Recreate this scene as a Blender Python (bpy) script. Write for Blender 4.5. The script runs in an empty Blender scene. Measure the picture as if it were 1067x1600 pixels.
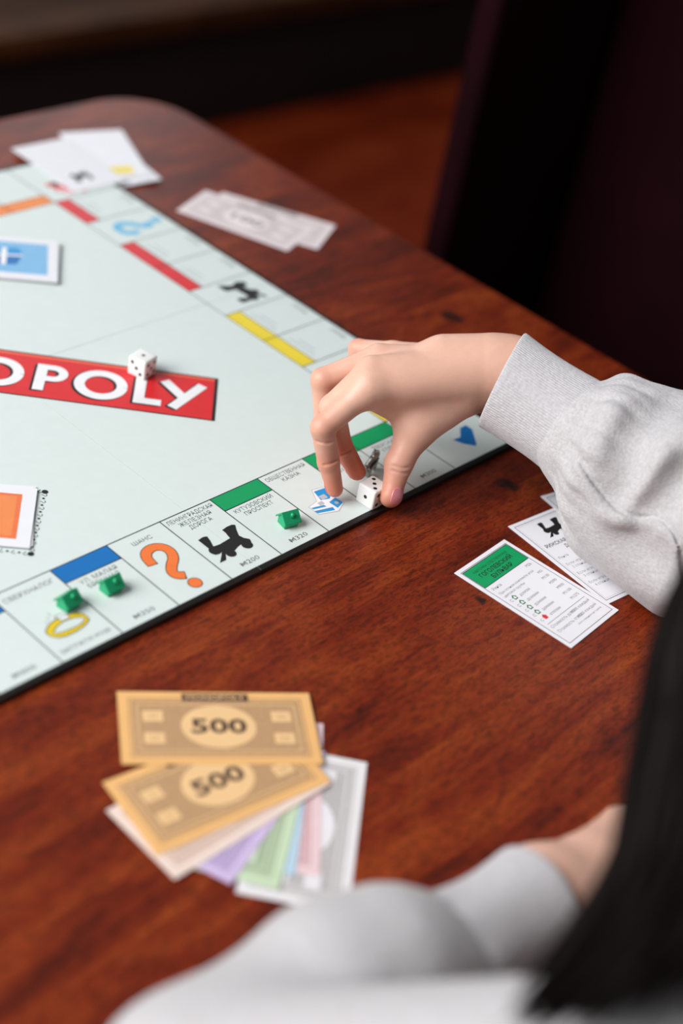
import bpy, bmesh, math, random
import numpy as np
from mathutils import Vector, Matrix

random.seed(7)
rng = np.random.default_rng(7)
C = bpy.context.scene.collection
SC = bpy.context.scene
TOP = 0.7435                      # world height of the board's face; all work below is in centimetres from there
def W(x, y, z): return Vector((x * .01, y * .01, TOP + z * .01))

# ------------------------------------------------------------------ camera
cam_d = bpy.data.cameras.new('camera')
cam = bpy.data.objects.new('camera', cam_d)
C.objects.link(cam)
SC.camera = cam
cam_d.sensor_fit = 'VERTICAL'
cam_d.sensor_height = 36.0
cam_d.lens = 2389.235 / 1600 * 36.0
cam_d.clip_start = 0.02
Rv = np.array([[0.68335976, -0.71017447, 0.16932707], [-0.33303127, -0.50961249, -0.79333806], [0.64969963, 0.4857441, -0.58475898]])
m = Matrix(((Rv[0][0], -Rv[1][0], -Rv[2][0]), (Rv[0][1], -Rv[1][1], -Rv[2][1]), (Rv[0][2], -Rv[1][2], -Rv[2][2])))
cam.matrix_world = Matrix.Translation(W(-53.663, -69.932, 55.651)) @ m.to_4x4()
cam_d.dof.use_dof = True
cam_d.dof.focus_distance = 0.938
cam_d.dof.aperture_fstop = 2.7

# ------------------------------------------------------------------ light
world = bpy.data.worlds.new('room_light')
SC.world = world
world.use_nodes = True
world.node_tree.nodes['Background'].inputs[0].default_value = (0.80, 0.90, 1.0, 1)
world.node_tree.nodes['Background'].inputs[1].default_value = 0.14

def area(name, loc, tgt, sx, sy, power, col):
    d = bpy.data.lights.new(name, 'AREA')
    d.shape = 'RECTANGLE'; d.size = sx; d.size_y = sy; d.energy = power; d.color = col
    o = bpy.data.objects.new(name, d); C.objects.link(o)
    o.location = loc
    o.rotation_euler = (Vector(tgt) - Vector(loc)).to_track_quat('-Z', 'Y').to_euler()
    return o
area('window_daylight', (-2.1, 0.8, 2.6), (0.0, -0.2, 0.75), 2.3, 2.0, 132, (0.975, 0.985, 1.0))
area('far_window_daylight', (2.0, 3.2, 2.0), (0.2, 0.1, 0.75), 1.9, 1.3, 17, (0.95, 0.98, 1.0))

SC.view_settings.view_transform = 'Standard'
SC.view_settings.look = 'None'
SC.view_settings.gamma = 1.0
SC.view_settings.use_curve_mapping = False
SC.view_settings.exposure = 0.18

# ------------------------------------------------------------------ materials
def lin(c):
    return tuple(((v / 255) / 12.92 if v / 255 <= .04045 else ((v / 255 + .055) / 1.055) ** 2.4) for v in c)

def mat(name, rgb, rough=.5, var=.06, scale=60, bump=0., bscale=300, metal=0., spec=.5, sss=0., coat=0., lo=None):
    """a procedural material: a base colour broken up by noise, with fine relief"""
    M = bpy.data.materials.new(name); M.use_nodes = True
    nt = M.node_tree; N = nt.nodes; L = nt.links
    b = N['Principled BSDF']
    base = lin(rgb)
    tc = N.new('ShaderNodeTexCoord')
    nz = N.new('ShaderNodeTexNoise'); nz.inputs['Scale'].default_value = scale; nz.inputs['Detail'].default_value = 4
    L.new(tc.outputs['Object'], nz.inputs['Vector'])
    rp = N.new('ShaderNodeValToRGB')
    rp.color_ramp.elements[0].position = .3; rp.color_ramp.elements[1].position = .7
    a = lin(lo) if lo else tuple(v * (1 - var) for v in base)
    rp.color_ramp.elements[0].color = (*a, 1)
    rp.color_ramp.elements[1].color = (*(tuple(min(1, v * (1 + var)) for v in base) if not lo else base), 1)
    L.new(nz.outputs['Fac'], rp.inputs['Fac'])
    L.new(rp.outputs['Color'], b.inputs['Base Color'])
    b.inputs['Roughness'].default_value = rough
    b.inputs['Metallic'].default_value = metal
    b.inputs['Specular IOR Level'].default_value = spec
    if coat: b.inputs['Coat Weight'].default_value = coat; b.inputs['Coat Roughness'].default_value = .12
    if sss:
        b.inputs['Subsurface Weight'].default_value = sss
        b.inputs['Subsurface Radius'].default_value = (1.0, .35, .2)
        b.inputs['Subsurface Scale'].default_value = .006
    if bump:
        n2 = N.new('ShaderNodeTexNoise'); n2.inputs['Scale'].default_value = bscale; n2.inputs['Detail'].default_value = 5
        L.new(tc.outputs['Object'], n2.inputs['Vector'])
        bp = N.new('ShaderNodeBump'); bp.inputs['Strength'].default_value = bump; bp.inputs['Distance'].default_value = .001
        L.new(n2.outputs['Fac'], bp.inputs['Height']); L.new(bp.outputs['Normal'], b.inputs['Normal'])
    return M

def wood(name, dark, mid, light, rough, grain=1.0, knots=(), coat=.2):
    M = bpy.data.materials.new(name); M.use_nodes = True
    nt = M.node_tree; N = nt.nodes; L = nt.links
    b = N['Principled BSDF']
    tc = N.new('ShaderNodeTexCoord'); oi = N.new('ShaderNodeObjectInfo')
    off = N.new('ShaderNodeVectorMath'); off.operation = 'ADD'
    cx = N.new('ShaderNodeCombineXYZ')
    mul = N.new('ShaderNodeMath'); mul.operation = 'MULTIPLY'; mul.inputs[1].default_value = 3.7
    L.new(oi.outputs['Random'], mul.inputs[0]); L.new(mul.outputs[0], cx.inputs[0]); L.new(mul.outputs[0], cx.inputs[2])
    L.new(tc.outputs['Object'], off.inputs[0]); L.new(cx.outputs[0], off.inputs[1])
    def stretched(sx, sy, scale, detail, dist=0.):
        mp = N.new('ShaderNodeMapping'); mp.inputs['Scale'].default_value = (sx, sy, sy)
        L.new(off.outputs[0], mp.inputs[0])
        n = N.new('ShaderNodeTexNoise'); n.inputs['Scale'].default_value = scale; n.inputs['Detail'].default_value = detail
        n.inputs['Distortion'].default_value = dist; n.inputs['Roughness'].default_value = .6
        L.new(mp.outputs[0], n.inputs['Vector']); return n
    broad = stretched(2.2, 6, 3.0 * grain, 5, 1.6)
    bands = stretched(1.0, 9, 4 * grain, 6, 1.2)
    fine = stretched(2.5, 60, 9 * grain, 5)
    mix1 = N.new('ShaderNodeMath'); mix1.operation = 'MULTIPLY_ADD'; mix1.inputs[1].default_value = .42
    L.new(bands.outputs['Fac'], mix1.inputs[0])
    mb = N.new('ShaderNodeMath'); mb.operation = 'MULTIPLY'; mb.inputs[1].default_value = .26
    L.new(fine.outputs['Fac'], mb.inputs[0]); L.new(mb.outputs[0], mix1.inputs[2])
    mix2 = N.new('ShaderNodeMath'); mix2.operation = 'MULTIPLY_ADD'; mix2.inputs[1].default_value = .5
    L.new(broad.outputs['Fac'], mix2.inputs[0]); L.new(mix1.outputs[0], mix2.inputs[2])
    # every board has a tone of its own
    tone = N.new('ShaderNodeMath'); tone.operation = 'MULTIPLY_ADD'; tone.inputs[1].default_value = .06
    L.new(oi.outputs['Random'], tone.inputs[0])
    sub = N.new('ShaderNodeMath'); sub.operation = 'SUBTRACT'; sub.inputs[1].default_value = .03
    L.new(mix2.outputs[0], sub.inputs[0]); L.new(sub.outputs[0], tone.inputs[2])
    rp = N.new('ShaderNodeValToRGB'); e = rp.color_ramp.elements
    e[0].position = .43; e[0].color = (*lin(dark), 1)
    e[1].position = .76; e[1].color = (*lin(light), 1)
    q = e.new(.58); q.color = (*lin(mid), 1)
    L.new(tone.outputs[0], rp.inputs['Fac'])
    col = rp.outputs['Color']
    mpp = N.new('ShaderNodeMapping'); mpp.inputs['Scale'].default_value = (1, 3.2, 1); L.new(off.outputs[0], mpp.inputs[0])
    pores = N.new('ShaderNodeTexNoise'); pores.inputs['Scale'].default_value = 170 * grain; pores.inputs['Detail'].default_value = 3; pores.inputs['Distortion'].default_value = 1.2
    L.new(mpp.outputs[0], pores.inputs['Vector'])
    pm = N.new('ShaderNodeMapRange'); pm.inputs['From Min'].default_value = .36; pm.inputs['From Max'].default_value = .55; pm.inputs['To Min'].default_value = .5; pm.inputs['To Max'].default_value = 1.08
    L.new(pores.outputs['Fac'], pm.inputs['Value'])
    pmx = N.new('ShaderNodeVectorMath'); pmx.operation = 'SCALE'; L.new(col, pmx.inputs[0]); L.new(pm.outputs[0], pmx.inputs['Scale'])
    col = pmx.outputs[0]
    for kx, ky, kr in knots:
        d = N.new('ShaderNodeVectorMath'); d.operation = 'DISTANCE'
        wob = N.new('ShaderNodeTexNoise'); wob.inputs['Scale'].default_value = 90
        L.new(tc.outputs['Object'], wob.inputs['Vector'])
        sc_ = N.new('ShaderNodeVectorMath'); sc_.operation = 'MULTIPLY_ADD'
        L.new(wob.outputs['Color'], sc_.inputs[0]); sc_.inputs[1].default_value = (.016, .016, 0); L.new(tc.outputs['Object'], sc_.inputs[2])
        fl = N.new('ShaderNodeVectorMath'); fl.operation = 'MULTIPLY'; fl.inputs[1].default_value = (1, 1, 0)
        L.new(sc_.outputs[0], fl.inputs[0]); L.new(fl.outputs[0], d.inputs[0]); d.inputs[1].default_value = (kx * .01 + .008, ky * .01 + .008, 0)
        mr = N.new('ShaderNodeMapRange'); mr.inputs['From Min'].default_value = kr * .004; mr.inputs['From Max'].default_value = kr * .014
        mr.inputs['To Min'].default_value = .9; mr.inputs['To Max'].default_value = 0.; mr.clamp = True; mr.interpolation_type = 'SMOOTHSTEP'
        L.new(d.outputs['Value'], mr.inputs['Value'])
        mx = N.new('ShaderNodeMix'); mx.data_type = 'RGBA'
        L.new(mr.outputs[0], mx.inputs['Factor']); L.new(col, mx.inputs[6]); mx.inputs[7].default_value = (*lin((22, 12, 9)), 1)
        col = mx.outputs[2]
    L.new(col, b.inputs['Base Color'])
    b.inputs['Roughness'].default_value = rough
    b.inputs['Specular IOR Level'].default_value = .2
    b.inputs['Coat Weight'].default_value = coat; b.inputs['Coat Roughness'].default_value = .3
    bp = N.new('ShaderNodeBump'); bp.inputs['Strength'].default_value = .25; bp.inputs['Distance'].default_value = .0006
    L.new(fine.outputs['Fac'], bp.inputs['Height']); L.new(bp.outputs['Normal'], b.inputs['Normal'])
    return M

M_table = wood('table_wood', (60, 17, 6), (116, 36, 11), (150, 64, 22), .46, knots=((4.6, -49.8, 1.0), (34.5, -10.5, .8), (20.3, -27.6, .7), (9.3, -34.3, .35)))
M_floor = wood('floor_wood', (80, 22, 8), (122, 38, 14), (150, 60, 26), .35, .4)
M_bench = wood('bench_wood', (38, 20, 9), (70, 38, 16), (98, 58, 26), .6, .5, coat=0.)
M_dark = mat('dark_stained_wood', (16, 8, 5), .7, .2, 20)
M_maroon = mat('maroon_upholstery', (26, 2, 6), .85, .2, 8, .2, 60, spec=.08)
M_wall = mat('dark_wall_paint', (34, 16, 12), .8, .1, 5)
M_mint = mat('board_mint_paper', (221, 230, 225), .42, .012, 120, .05, 900, spec=.35)
M_black = mat('board_black_wrap', (22, 21, 19), .5, .1, 50, .1, 600)
M_line = mat('print_black', (30, 28, 27), .5, .08)
M_grey = mat('print_grey', (112, 112, 112), .5, .05)
M_pale = mat('print_pale_grey', (188, 192, 196), .5, .04)
def ink(n, c): return mat('print_' + n, c, .42, .03, 90)
I_green = ink('green', (12, 158, 94)); I_blue = ink('dark_blue', (14, 112, 184)); I_yellow = ink('yellow', (242, 216, 60)); I_red = ink('red', (222, 44, 52))
I_orange = ink('orange', (242, 138, 62)); I_chance = ink('chance_orange', (246, 124, 58)); I_sky = ink('sky_blue', (34, 150, 214)); I_gold = ink('gold', (232, 200, 40))
I_magenta = ink('magenta', (200, 70, 140)); I_light = ink('light_blue', (150, 205, 232)); I_brown = ink('brown', (120, 72, 50)); I_steel = ink('water_blue', (110, 190, 225))
I_logo = ink('logo_red', (222, 40, 44)); I_logo2 = ink('logo_highlight', (240, 96, 70)); I_white = ink('white', (246, 244, 244))
I_fan = ink('deck_orange', (244, 142, 82)); I_fan2 = ink('deck_orange_frame', (240, 122, 72)); I_cc = ink('deck_blue', (128, 186, 226)); I_pgreen = ink('house_green', (30, 120, 60))
M_paper = mat('card_paper', (240, 238, 242), .55, .012, 80, .05, 700)
M_house = mat('green_plastic', (18, 164, 108), .35, .05, 80, .05, 500, sss=.0)
M_die = mat('die_plastic', (244, 242, 238), .25, .01, 60)
M_pip = mat('pip_black', (14, 13, 13), .35, .05)
M_silver = mat('token_metal', (176, 172, 166), .22, .15, 300, .2, 900, metal=1.)
M_nail = mat('nail_polish', (214, 128, 134), .16, .03, 60, coat=.6)
M_hair = mat('black_hair', (13, 7, 5), .6, .25, 300, spec=.12)
M_eye = mat('eye_white', (235, 230, 226), .2, .02)
M_iris = mat('eye_iris', (40, 24, 16), .2, .1)
M_lip = mat('lip_pink', (190, 100, 98), .4, .05)
M_jean = mat('dark_denim', (36, 44, 62), .8, .2, 200, .3, 700)
M_thread = mat('seam_thread', (196, 186, 180), .8, .05)

def skin_material():
    M = mat('skin', (229, 180, 157), .46, .03, 140, .12, 1100, sss=.22)
    nt = M.node_tree; N = nt.nodes; L = nt.links; b = N['Principled BSDF']
    src = b.inputs['Base Color'].links[0].from_socket
    at = N.new('ShaderNodeAttribute'); at.attribute_name = 'flush_shade'
    mx = N.new('ShaderNodeMix'); mx.data_type = 'RGBA'
    L.new(at.outputs['Fac'], mx.inputs['Factor']); L.new(src, mx.inputs[6]); mx.inputs[7].default_value = (*lin((206, 104, 72)), 1)  # reddish mix: fingertip redness together with painted warm shade on the fingers
    L.new(mx.outputs[2], b.inputs['Base Color'])
    return M
M_skin = skin_material()

def knit_material(name, rgb, lo):
    M = mat(name, rgb, .92, .05, 520, .0, 1, spec=.15, lo=lo)
    nt = M.node_tree; N = nt.nodes; L = nt.links; b = N['Principled BSDF']
    tc = N.new('ShaderNodeTexCoord')
    mp = N.new('ShaderNodeMapping'); mp.inputs['Scale'].default_value = (1, .35, 1)
    L.new(tc.outputs['Object'], mp.inputs[0])
    n = N.new('ShaderNodeTexNoise'); n.inputs['Scale'].default_value = 900; n.inputs['Detail'].default_value = 3
    L.new(mp.outputs[0], n.inputs['Vector'])
    n2 = N.new('ShaderNodeTexNoise'); n2.inputs['Scale'].default_value = 45; n2.inputs['Detail'].default_value = 3
    L.new(tc.outputs['Object'], n2.inputs['Vector'])
    ad = N.new('ShaderNodeMath'); ad.operation = 'MULTIPLY_ADD'; ad.inputs[1].default_value = 1.6
    L.new(n2.outputs['Fac'], ad.inputs[0]); L.new(n.outputs['Fac'], ad.inputs[2])
    bp = N.new('ShaderNodeBump'); bp.inputs['Strength'].default_value = .45; bp.inputs['Distance'].default_value = .0012
    L.new(ad.outputs[0], bp.inputs['Height']); L.new(bp.outputs['Normal'], b.inputs['Normal'])
    b.inputs['Sheen Weight'].default_value = .25; b.inputs['Sheen Roughness'].default_value = .5
    return M
M_knit = knit_material('oatmeal_sweatshirt', (202, 199, 200), (184, 179, 178))
M_rib = knit_material('oatmeal_rib', (203, 200, 202), (187, 182, 182))

# ------------------------------------------------------------------ builders
def tagit(o, label=None, cat=None, group=None, kind=None):
    if label: o['label'] = label
    if cat: o['category'] = cat
    if group: o['group'] = group
    if kind: o['kind'] = kind
    return o

def thing(name, loc, rot=0., label=None, cat=None, group=None, tilt=None):
    o = bpy.data.objects.new(name, None); C.objects.link(o)
    o.empty_display_size = .01
    o.location = W(*loc)
    o.rotation_euler = (0, 0, math.radians(rot)) if tilt is None else (tilt[0], tilt[1], math.radians(rot))
    return tagit(o, label, cat, group)

def link(name, me, mt, parent=None, smooth=False):
    o = bpy.data.objects.new(name, me); C.objects.link(o)
    if mt is not None and not me.materials: me.materials.append(mt)
    if parent is not None: o.parent = parent
    if smooth: me.polygons.foreach_set('use_smooth', [True] * len(me.polygons))
    return o

def mesh(name, V, F, mt, parent=None, smooth=False):
    me = bpy.data.meshes.new(name)
    me.from_pydata([(x * .01, y * .01, z * .01) for x, y, z in V], [], F)
    me.update()
    return link(name, me, mt, parent, smooth)

def boxm(name, x0, x1, y0, y1, z0, z1, mt, parent=None, bev=0., seg=2):
    bm = bmesh.new()
    bmesh.ops.create_cube(bm, size=1)
    for v in bm.verts:
        v.co = Vector(((x0 + x1) / 2 + v.co.x * (x1 - x0), (y0 + y1) / 2 + v.co.y * (y1 - y0), (z0 + z1) / 2 + v.co.z * (z1 - z0))) * .01
    if bev: bmesh.ops.bevel(bm, geom=bm.edges[:], offset=bev * .01, segments=seg, profile=.6, affect='EDGES')
    me = bpy.data.meshes.new(name); bm.to_mesh(me); bm.free()
    return link(name, me, mt, parent, bool(bev))

def flat(name, polys, z, mt, parent):
    V = []; F = []
    for k, p in enumerate(polys):
        i = len(V); V += [(x, y, z + (k % 7) * .0005) for x, y in p]; F.append(tuple(range(i, i + len(p))))
    bm = bmesh.new(); vs = [bm.verts.new((x * .01, y * .01, zz * .01)) for x, y, zz in V]
    for f in F:
        fc = bm.faces.new([vs[i] for i in f])
        fc.normal_update()
        if fc.normal.z < 0: fc.normal_flip()
    bmesh.ops.triangulate(bm, faces=[f for f in bm.faces if len(f.verts) > 4])
    me = bpy.data.meshes.new(name); bm.to_mesh(me); bm.free()
    return link(name, me, mt, parent)

def rect(x0, x1, y0, y1): return [(x0, y0), (x1, y0), (x1, y1), (x0, y1)]
def disc(cx, cy, rx, ry=None, n=32): return [(cx + rx * math.cos(2 * math.pi * i / n), cy + (ry or rx) * math.sin(2 * math.pi * i / n)) for i in range(n)]
def seg(a, b, w):
    dx, dy = b[0] - a[0], b[1] - a[1]; l = math.hypot(dx, dy) or 1; nx, ny = -dy / l * w / 2, dx / l * w / 2
    return [(a[0] + nx, a[1] + ny), (a[0] - nx, a[1] - ny), (b[0] - nx, b[1] - ny), (b[0] + nx, b[1] + ny)]
def ribbon(pts, w):
    """a polyline turned into quads with mitred joints"""
    n = len(pts); Ls = []; Rs = []
    for i in range(n):
        a = pts[max(i - 1, 0)]; b = pts[min(i + 1, n - 1)]
        dx, dy = b[0] - a[0], b[1] - a[1]; l = math.hypot(dx, dy) or 1
        ww = w[i] if isinstance(w, (list, tuple)) else w
        nx, ny = -dy / l * ww / 2, dx / l * ww / 2
        Ls.append((pts[i][0] + nx, pts[i][1] + ny)); Rs.append((pts[i][0] - nx, pts[i][1] - ny))
    return [[Ls[i], Rs[i], Rs[i + 1], Ls[i + 1]] for i in range(n - 1)]
def frame(x0, x1, y0, y1, w):
    return [rect(x0, x1, y0, y0 + w), rect(x0, x1, y1 - w, y1), rect(x0, x0 + w, y0 + w, y1 - w), rect(x1 - w, x1, y0 + w, y1 - w)]
def smooth_line(pts, n=6):
    out = []; P = [pts[0]] + list(pts) + [pts[-1]]
    for i in range(1, len(P) - 2):
        for k in range(n):
            t = k / n; p = [P[i - 1], P[i], P[i + 1], P[i + 2]]
            out.append(tuple(.5 * (2 * p[1][j] + (p[2][j] - p[0][j]) * t + (2 * p[0][j] - 5 * p[1][j] + 4 * p[2][j] - p[3][j]) * t * t + (3 * p[1][j] - p[0][j] - 3 * p[2][j] + p[3][j]) * t ** 3) for j in range(len(pts[0]))))
    out.append(tuple(pts[-1])); return out

_text = {}
def text(parent, body, x, y, z, mt, width=None, height=None, rot=0., align='CENTER', bold=0., name='lettering', spacing=1.):
    """flat printed lettering; width or capital height in cm"""
    key = (body, align, bold, spacing)
    if key not in _text:
        c = bpy.data.curves.new('t', 'FONT'); c.body = body; c.align_x = align; c.offset = bold; c.resolution_u = 2; c.space_character = spacing
        o = bpy.data.objects.new('t', c); C.objects.link(o)
        bpy.context.view_layer.update()
        me = bpy.data.meshes.new_from_object(o.evaluated_get(bpy.context.evaluated_depsgraph_get()))
        a = np.empty(len(me.vertices) * 3); me.vertices.foreach_get('co', a); a = a.reshape(-1, 3)
        F = [tuple(p.vertices) for p in me.polygons]
        bpy.data.objects.remove(o); bpy.data.curves.remove(c); bpy.data.meshes.remove(me)
        _text[key] = (a, F)
    a, F = _text[key]
    sx = sy = None
    if width: sx = width / max(1e-6, a[:, 0].max() - a[:, 0].min())
    if height: sy = height / .7
    sx = sx or sy; sy = sy or sx
    cs, sn = math.cos(math.radians(rot)), math.sin(math.radians(rot))
    V = [(x + (p[0] * sx) * cs - (p[1] * sy) * sn, y + (p[0] * sx) * sn + (p[1] * sy) * cs, z) for p in a]
    return mesh(name, V, F, mt, parent)

def copy_tree(o, parent=None):
    c = o.copy(); C.objects.link(c)
    if parent is not None: c.parent = parent
    for ch in list(o.children): copy_tree(ch, c)
    return c

# ------------------------------------------------------------------ implicit modelling: distance fields meshed by surface nets
def cone(a, b, ra, rb):
    a = np.array(a, np.float32); b = np.array(b, np.float32); ba = b - a; l2 = float(ba @ ba)
    def f(P):
        pa = P - a; h = np.clip(pa @ ba / l2, 0, 1)
        return np.sqrt(((pa - h[:, None] * ba) ** 2).sum(1)) - (ra + h * (rb - ra))
    return f
def ell(c, r, rotm=None):
    c = np.array(c, np.float32); r = np.array(r, np.float32)
    def f(P):
        q = P - c
        if rotm is not None: q = q @ rotm
        k0 = np.sqrt(((q / r) ** 2).sum(1)); k1 = np.sqrt(((q / (r * r)) ** 2).sum(1)) + 1e-6
        return k0 * (k0 - 1) / k1
    return f
def smin(a, b, k): return np.minimum(a, b) - np.maximum(k - np.abs(a - b), 0) ** 2 / (4 * k)
def smax(a, b, k): return -smin(-a, -b, k)
def U(fs, k):
    def f(P):
        d = fs[0](P)
        for g in fs[1:]: d = smin(d, g(P), k)
        return d
    return f
def chain(pts, rs, k=.25): return U([cone(pts[i], pts[i + 1], rs[i], rs[i + 1]) for i in range(len(pts) - 1)], k)
def cut(f, g, k): return lambda P: smax(f(P), -g(P), k)
def join(f, g, k): return lambda P: smin(f(P), g(P), k)

def nets(f, lo, hi, step, relax=2):
    lo = np.array(lo, np.float32); n = np.ceil((np.array(hi) - lo) / step).astype(int) + 1
    ax = [lo[i] + step * np.arange(n[i], dtype=np.float32) for i in range(3)]
    B = 8; nb = -(-n // B)
    cb = [ax[i][0] + step * (np.arange(nb[i], dtype=np.float32) * B + (B - 1) / 2) for i in range(3)]
    G_ = np.stack(np.meshgrid(*cb, indexing='ij'), -1).reshape(-1, 3)
    d = np.concatenate([f(G_[i:i + 200000]) for i in range(0, len(G_), 200000)])
    near = np.abs(d) < step * B * 1.25
    pad = np.repeat(np.repeat(np.repeat(d.reshape(nb), B, 0), B, 1), B, 2).astype(np.float32)
    loc = np.stack(np.meshgrid(*[np.arange(B)] * 3, indexing='ij'), -1).reshape(-1, 3)
    cells_ = np.stack(np.unravel_index(np.nonzero(near)[0], nb), 1) * B
    for i in range(0, len(cells_), 700):
        I = (cells_[i:i + 700, None] + loc[None]).reshape(-1, 3)
        pad[I[:, 0], I[:, 1], I[:, 2]] = f((lo + step * I).astype(np.float32))
    v = pad[:n[0], :n[1], :n[2]]
    s = v < 0
    cnt = sum(s[a:n[0] - 1 + a, b:n[1] - 1 + b, c:n[2] - 1 + c].astype(np.int8) for a in (0, 1) for b in (0, 1) for c in (0, 1))
    act = (cnt > 0) & (cnt < 8)
    idx = np.full(act.shape, -1, np.int64); cells = np.argwhere(act); idx[act] = np.arange(len(cells))
    acc = np.zeros((len(cells), 3), np.float64); num = np.zeros(len(cells))
    cor = [(a, b, c) for a in (0, 1) for b in (0, 1) for c in (0, 1)]
    for p in cor:
        for q in cor:
            if sum(abs(p[i] - q[i]) for i in range(3)) == 1 and p < q:
                va = v[cells[:, 0] + p[0], cells[:, 1] + p[1], cells[:, 2] + p[2]]; vb = v[cells[:, 0] + q[0], cells[:, 1] + q[1], cells[:, 2] + q[2]]
                x = (va < 0) != (vb < 0); t = np.where(x, va / np.where(x, va - vb, 1), 0)
                acc += x[:, None] * (np.array(p) + t[:, None] * (np.array(q) - np.array(p))); num += x
    Vv = (lo + step * (cells + acc / num[:, None])).astype(np.float32)
    F = []
    for d in range(3):
        u, w = (d + 1) % 3, (d + 2) % 3
        A = [slice(None)] * 3; B = [slice(None)] * 3; A[d] = slice(0, -1); B[d] = slice(1, None)
        a, b = s[tuple(A)], s[tuple(B)]
        E = np.argwhere(a != b); E = E[(E[:, u] > 0) & (E[:, w] > 0) & (E[:, u] < n[u] - 1) & (E[:, w] < n[w] - 1)]
        fl = a[tuple(E.T)]
        def cell(du, dw):
            Q = E.copy(); Q[:, u] -= du; Q[:, w] -= dw; return idx[tuple(Q.T)]
        q = np.stack([cell(1, 1), cell(0, 1), cell(0, 0), cell(1, 0)], 1)
        q[~fl] = q[~fl][:, ::-1]
        F.append(q)
    F = np.concatenate(F)
    for _ in range(relax):                         # pull the vertices onto the true surface
        e = .3 * step; d0 = f(Vv); g = np.empty_like(Vv)
        for i in range(3):
            o = np.zeros(3, np.float32); o[i] = e; g[:, i] = (f(Vv + o) - f(Vv - o)) / (2 * e)
        g /= np.maximum((g * g).sum(1), .25)[:, None]
        Vv = Vv - np.clip(d0, -step, step)[:, None] * g
    return Vv, F

def build(name, shells, mt, parent, attrs=None):
    """one mesh out of one or more meshed fields; attrs(V) -> per-vertex 'flush'"""
    Vs = []; Fs = []; k = 0
    for V, F in shells:
        Vs.append(V); Fs.append(F + k); k += len(V)
    V = np.concatenate(Vs); F = np.concatenate(Fs)
    me = bpy.data.meshes.new(name)
    me.vertices.add(len(V)); me.vertices.foreach_set('co', (V * .01).astype(np.float32).ravel())
    me.loops.add(F.size); me.loops.foreach_set('vertex_index', F.ravel().astype(np.int32))
    me.polygons.add(len(F)); me.polygons.foreach_set('loop_start', np.arange(0, F.size, 4, dtype=np.int32)); me.polygons.foreach_set('loop_total', np.full(len(F), 4, np.int32))
    me.update(calc_edges=True); me.validate()
    if attrs is not None:
        a = me.attributes.new('flush_shade', 'FLOAT', 'POINT'); a.data.foreach_set('value', attrs(V).astype(np.float32))
    return link(name, me, mt, parent, True)

# ================================================================== THE SETTING
TZ = -.35                                     # the table top, in cm below the board's face
FZ = -74.35                                   # the floor
fl = boxm('floor', -300, 420, -250, 420, FZ - 3, FZ, M_floor)
fl.location = (0, 0, TOP); tagit(fl, kind='structure')
wl = boxm('wall_back', -300, 420, 330, 336, FZ, 200, M_wall); wl.location = (0, 0, TOP); tagit(wl, kind='structure')
wl = boxm('wall_right', 380, 386, -250, 330, FZ, 200, M_wall); wl.location = (0, 0, TOP); tagit(wl, kind='structure')

# booth bench upholstered in maroon, beyond the table's right edge
bo = thing('booth_bench', (86, -32, FZ), 0, 'dark maroon upholstered booth bench beyond the far edge of the table', 'bench')
boxm('backrest', 2, 12, -60, 47, 40, 135, M_maroon, bo, 3, 3)
boxm('end_panel', -18, 13, 47, 50, 0, 128, M_maroon, bo, .8)
boxm('seat_cushion', -18, 2, -60, 47, 34, 44, M_maroon, bo, 2.5, 3)
boxm('base', -15, 12, -60, 47, 0, 34, M_bench, bo, .4)

# wooden bench behind the table
wb = thing('wooden_bench', (90, 150, FZ), -2, 'brown wooden bench with plank seat in the dark background', 'bench')
for i in range(3): boxm('seat_plank', -160, 220, i * 14, 13.4 + i * 14, 22.5, 27, M_bench, wb, .4)
boxm('front_panel', -155, 215, 3, 6, 0, 22.5, M_dark, wb, .3)
for x in (-155, 30, 209): boxm('leg', x, x + 6, 30, 36, 0, 22.5, M_dark, wb, .3)

# ================================================================== TABLE
TX0, TX1, TY0, TY1, CR = -62., 40.9, -61., 33.6, 6.0
tb = thing('table', (0, 0, FZ), 0, 'reddish brown wooden plank table with rounded corners under the board game', 'table')
def rr_y(x):
    """half-open limits in y of the rounded rectangle at x"""
    c = 0.
    for ex, s in ((TX1, 1), (TX0, -1)):
        d = CR - (ex - x) * s
        if d > 0: c = max(c, CR - math.sqrt(max(0, CR * CR - d * d)))
    return TY0 + c, TY1 - c
seams = [TY0, -53.2, -40.6, -27.9, -8.2, 11.35, 22.9, TY1]
def plank(y0, y1):
    xs = [TX0 + CR * (1 - math.cos(math.pi / 2 * i / 10)) for i in range(11)] + [TX1 - CR * (1 - math.cos(math.pi / 2 * i / 10)) for i in range(10, -1, -1)]
    lo = []; hi = []
    for x in xs:
        a, b = rr_y(x); lo.append((x, min(max(y0, a), y1))); hi.append((x, max(min(y1, b), y0)))
    pts = [p for p in lo] + [p for p in reversed(hi)]
    out = []
    for p in pts:
        if not out or math.hypot(p[0] - out[-1][0], p[1] - out[-1][1]) > 1e-4: out.append(p)
    if math.hypot(out[0][0] - out[-1][0], out[0][1] - out[-1][1]) < 1e-4: out.pop()
    bm = bmesh.new()
    zt = (TZ - FZ) * .01
    top = [bm.verts.new((x * .01, y * .01, zt)) for x, y in out]; bot = [bm.verts.new((x * .01, y * .01, zt - .032)) for x, y in out]
    ft = bm.faces.new(top); bm.faces.new(bot[::-1]); n = len(out)
    for i in range(n): bm.faces.new((top[i], bot[i], bot[(i + 1) % n], top[(i + 1) % n]))
    bmesh.ops.recalc_face_normals(bm, faces=bm.faces[:])
    bmesh.ops.bevel(bm, geom=list(ft.edges), offset=.00012, segments=1, affect='EDGES')
    me = bpy.data.meshes.new('plank'); bm.to_mesh(me); bm.free()
    return link('plank', me, M_table, tb)
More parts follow.
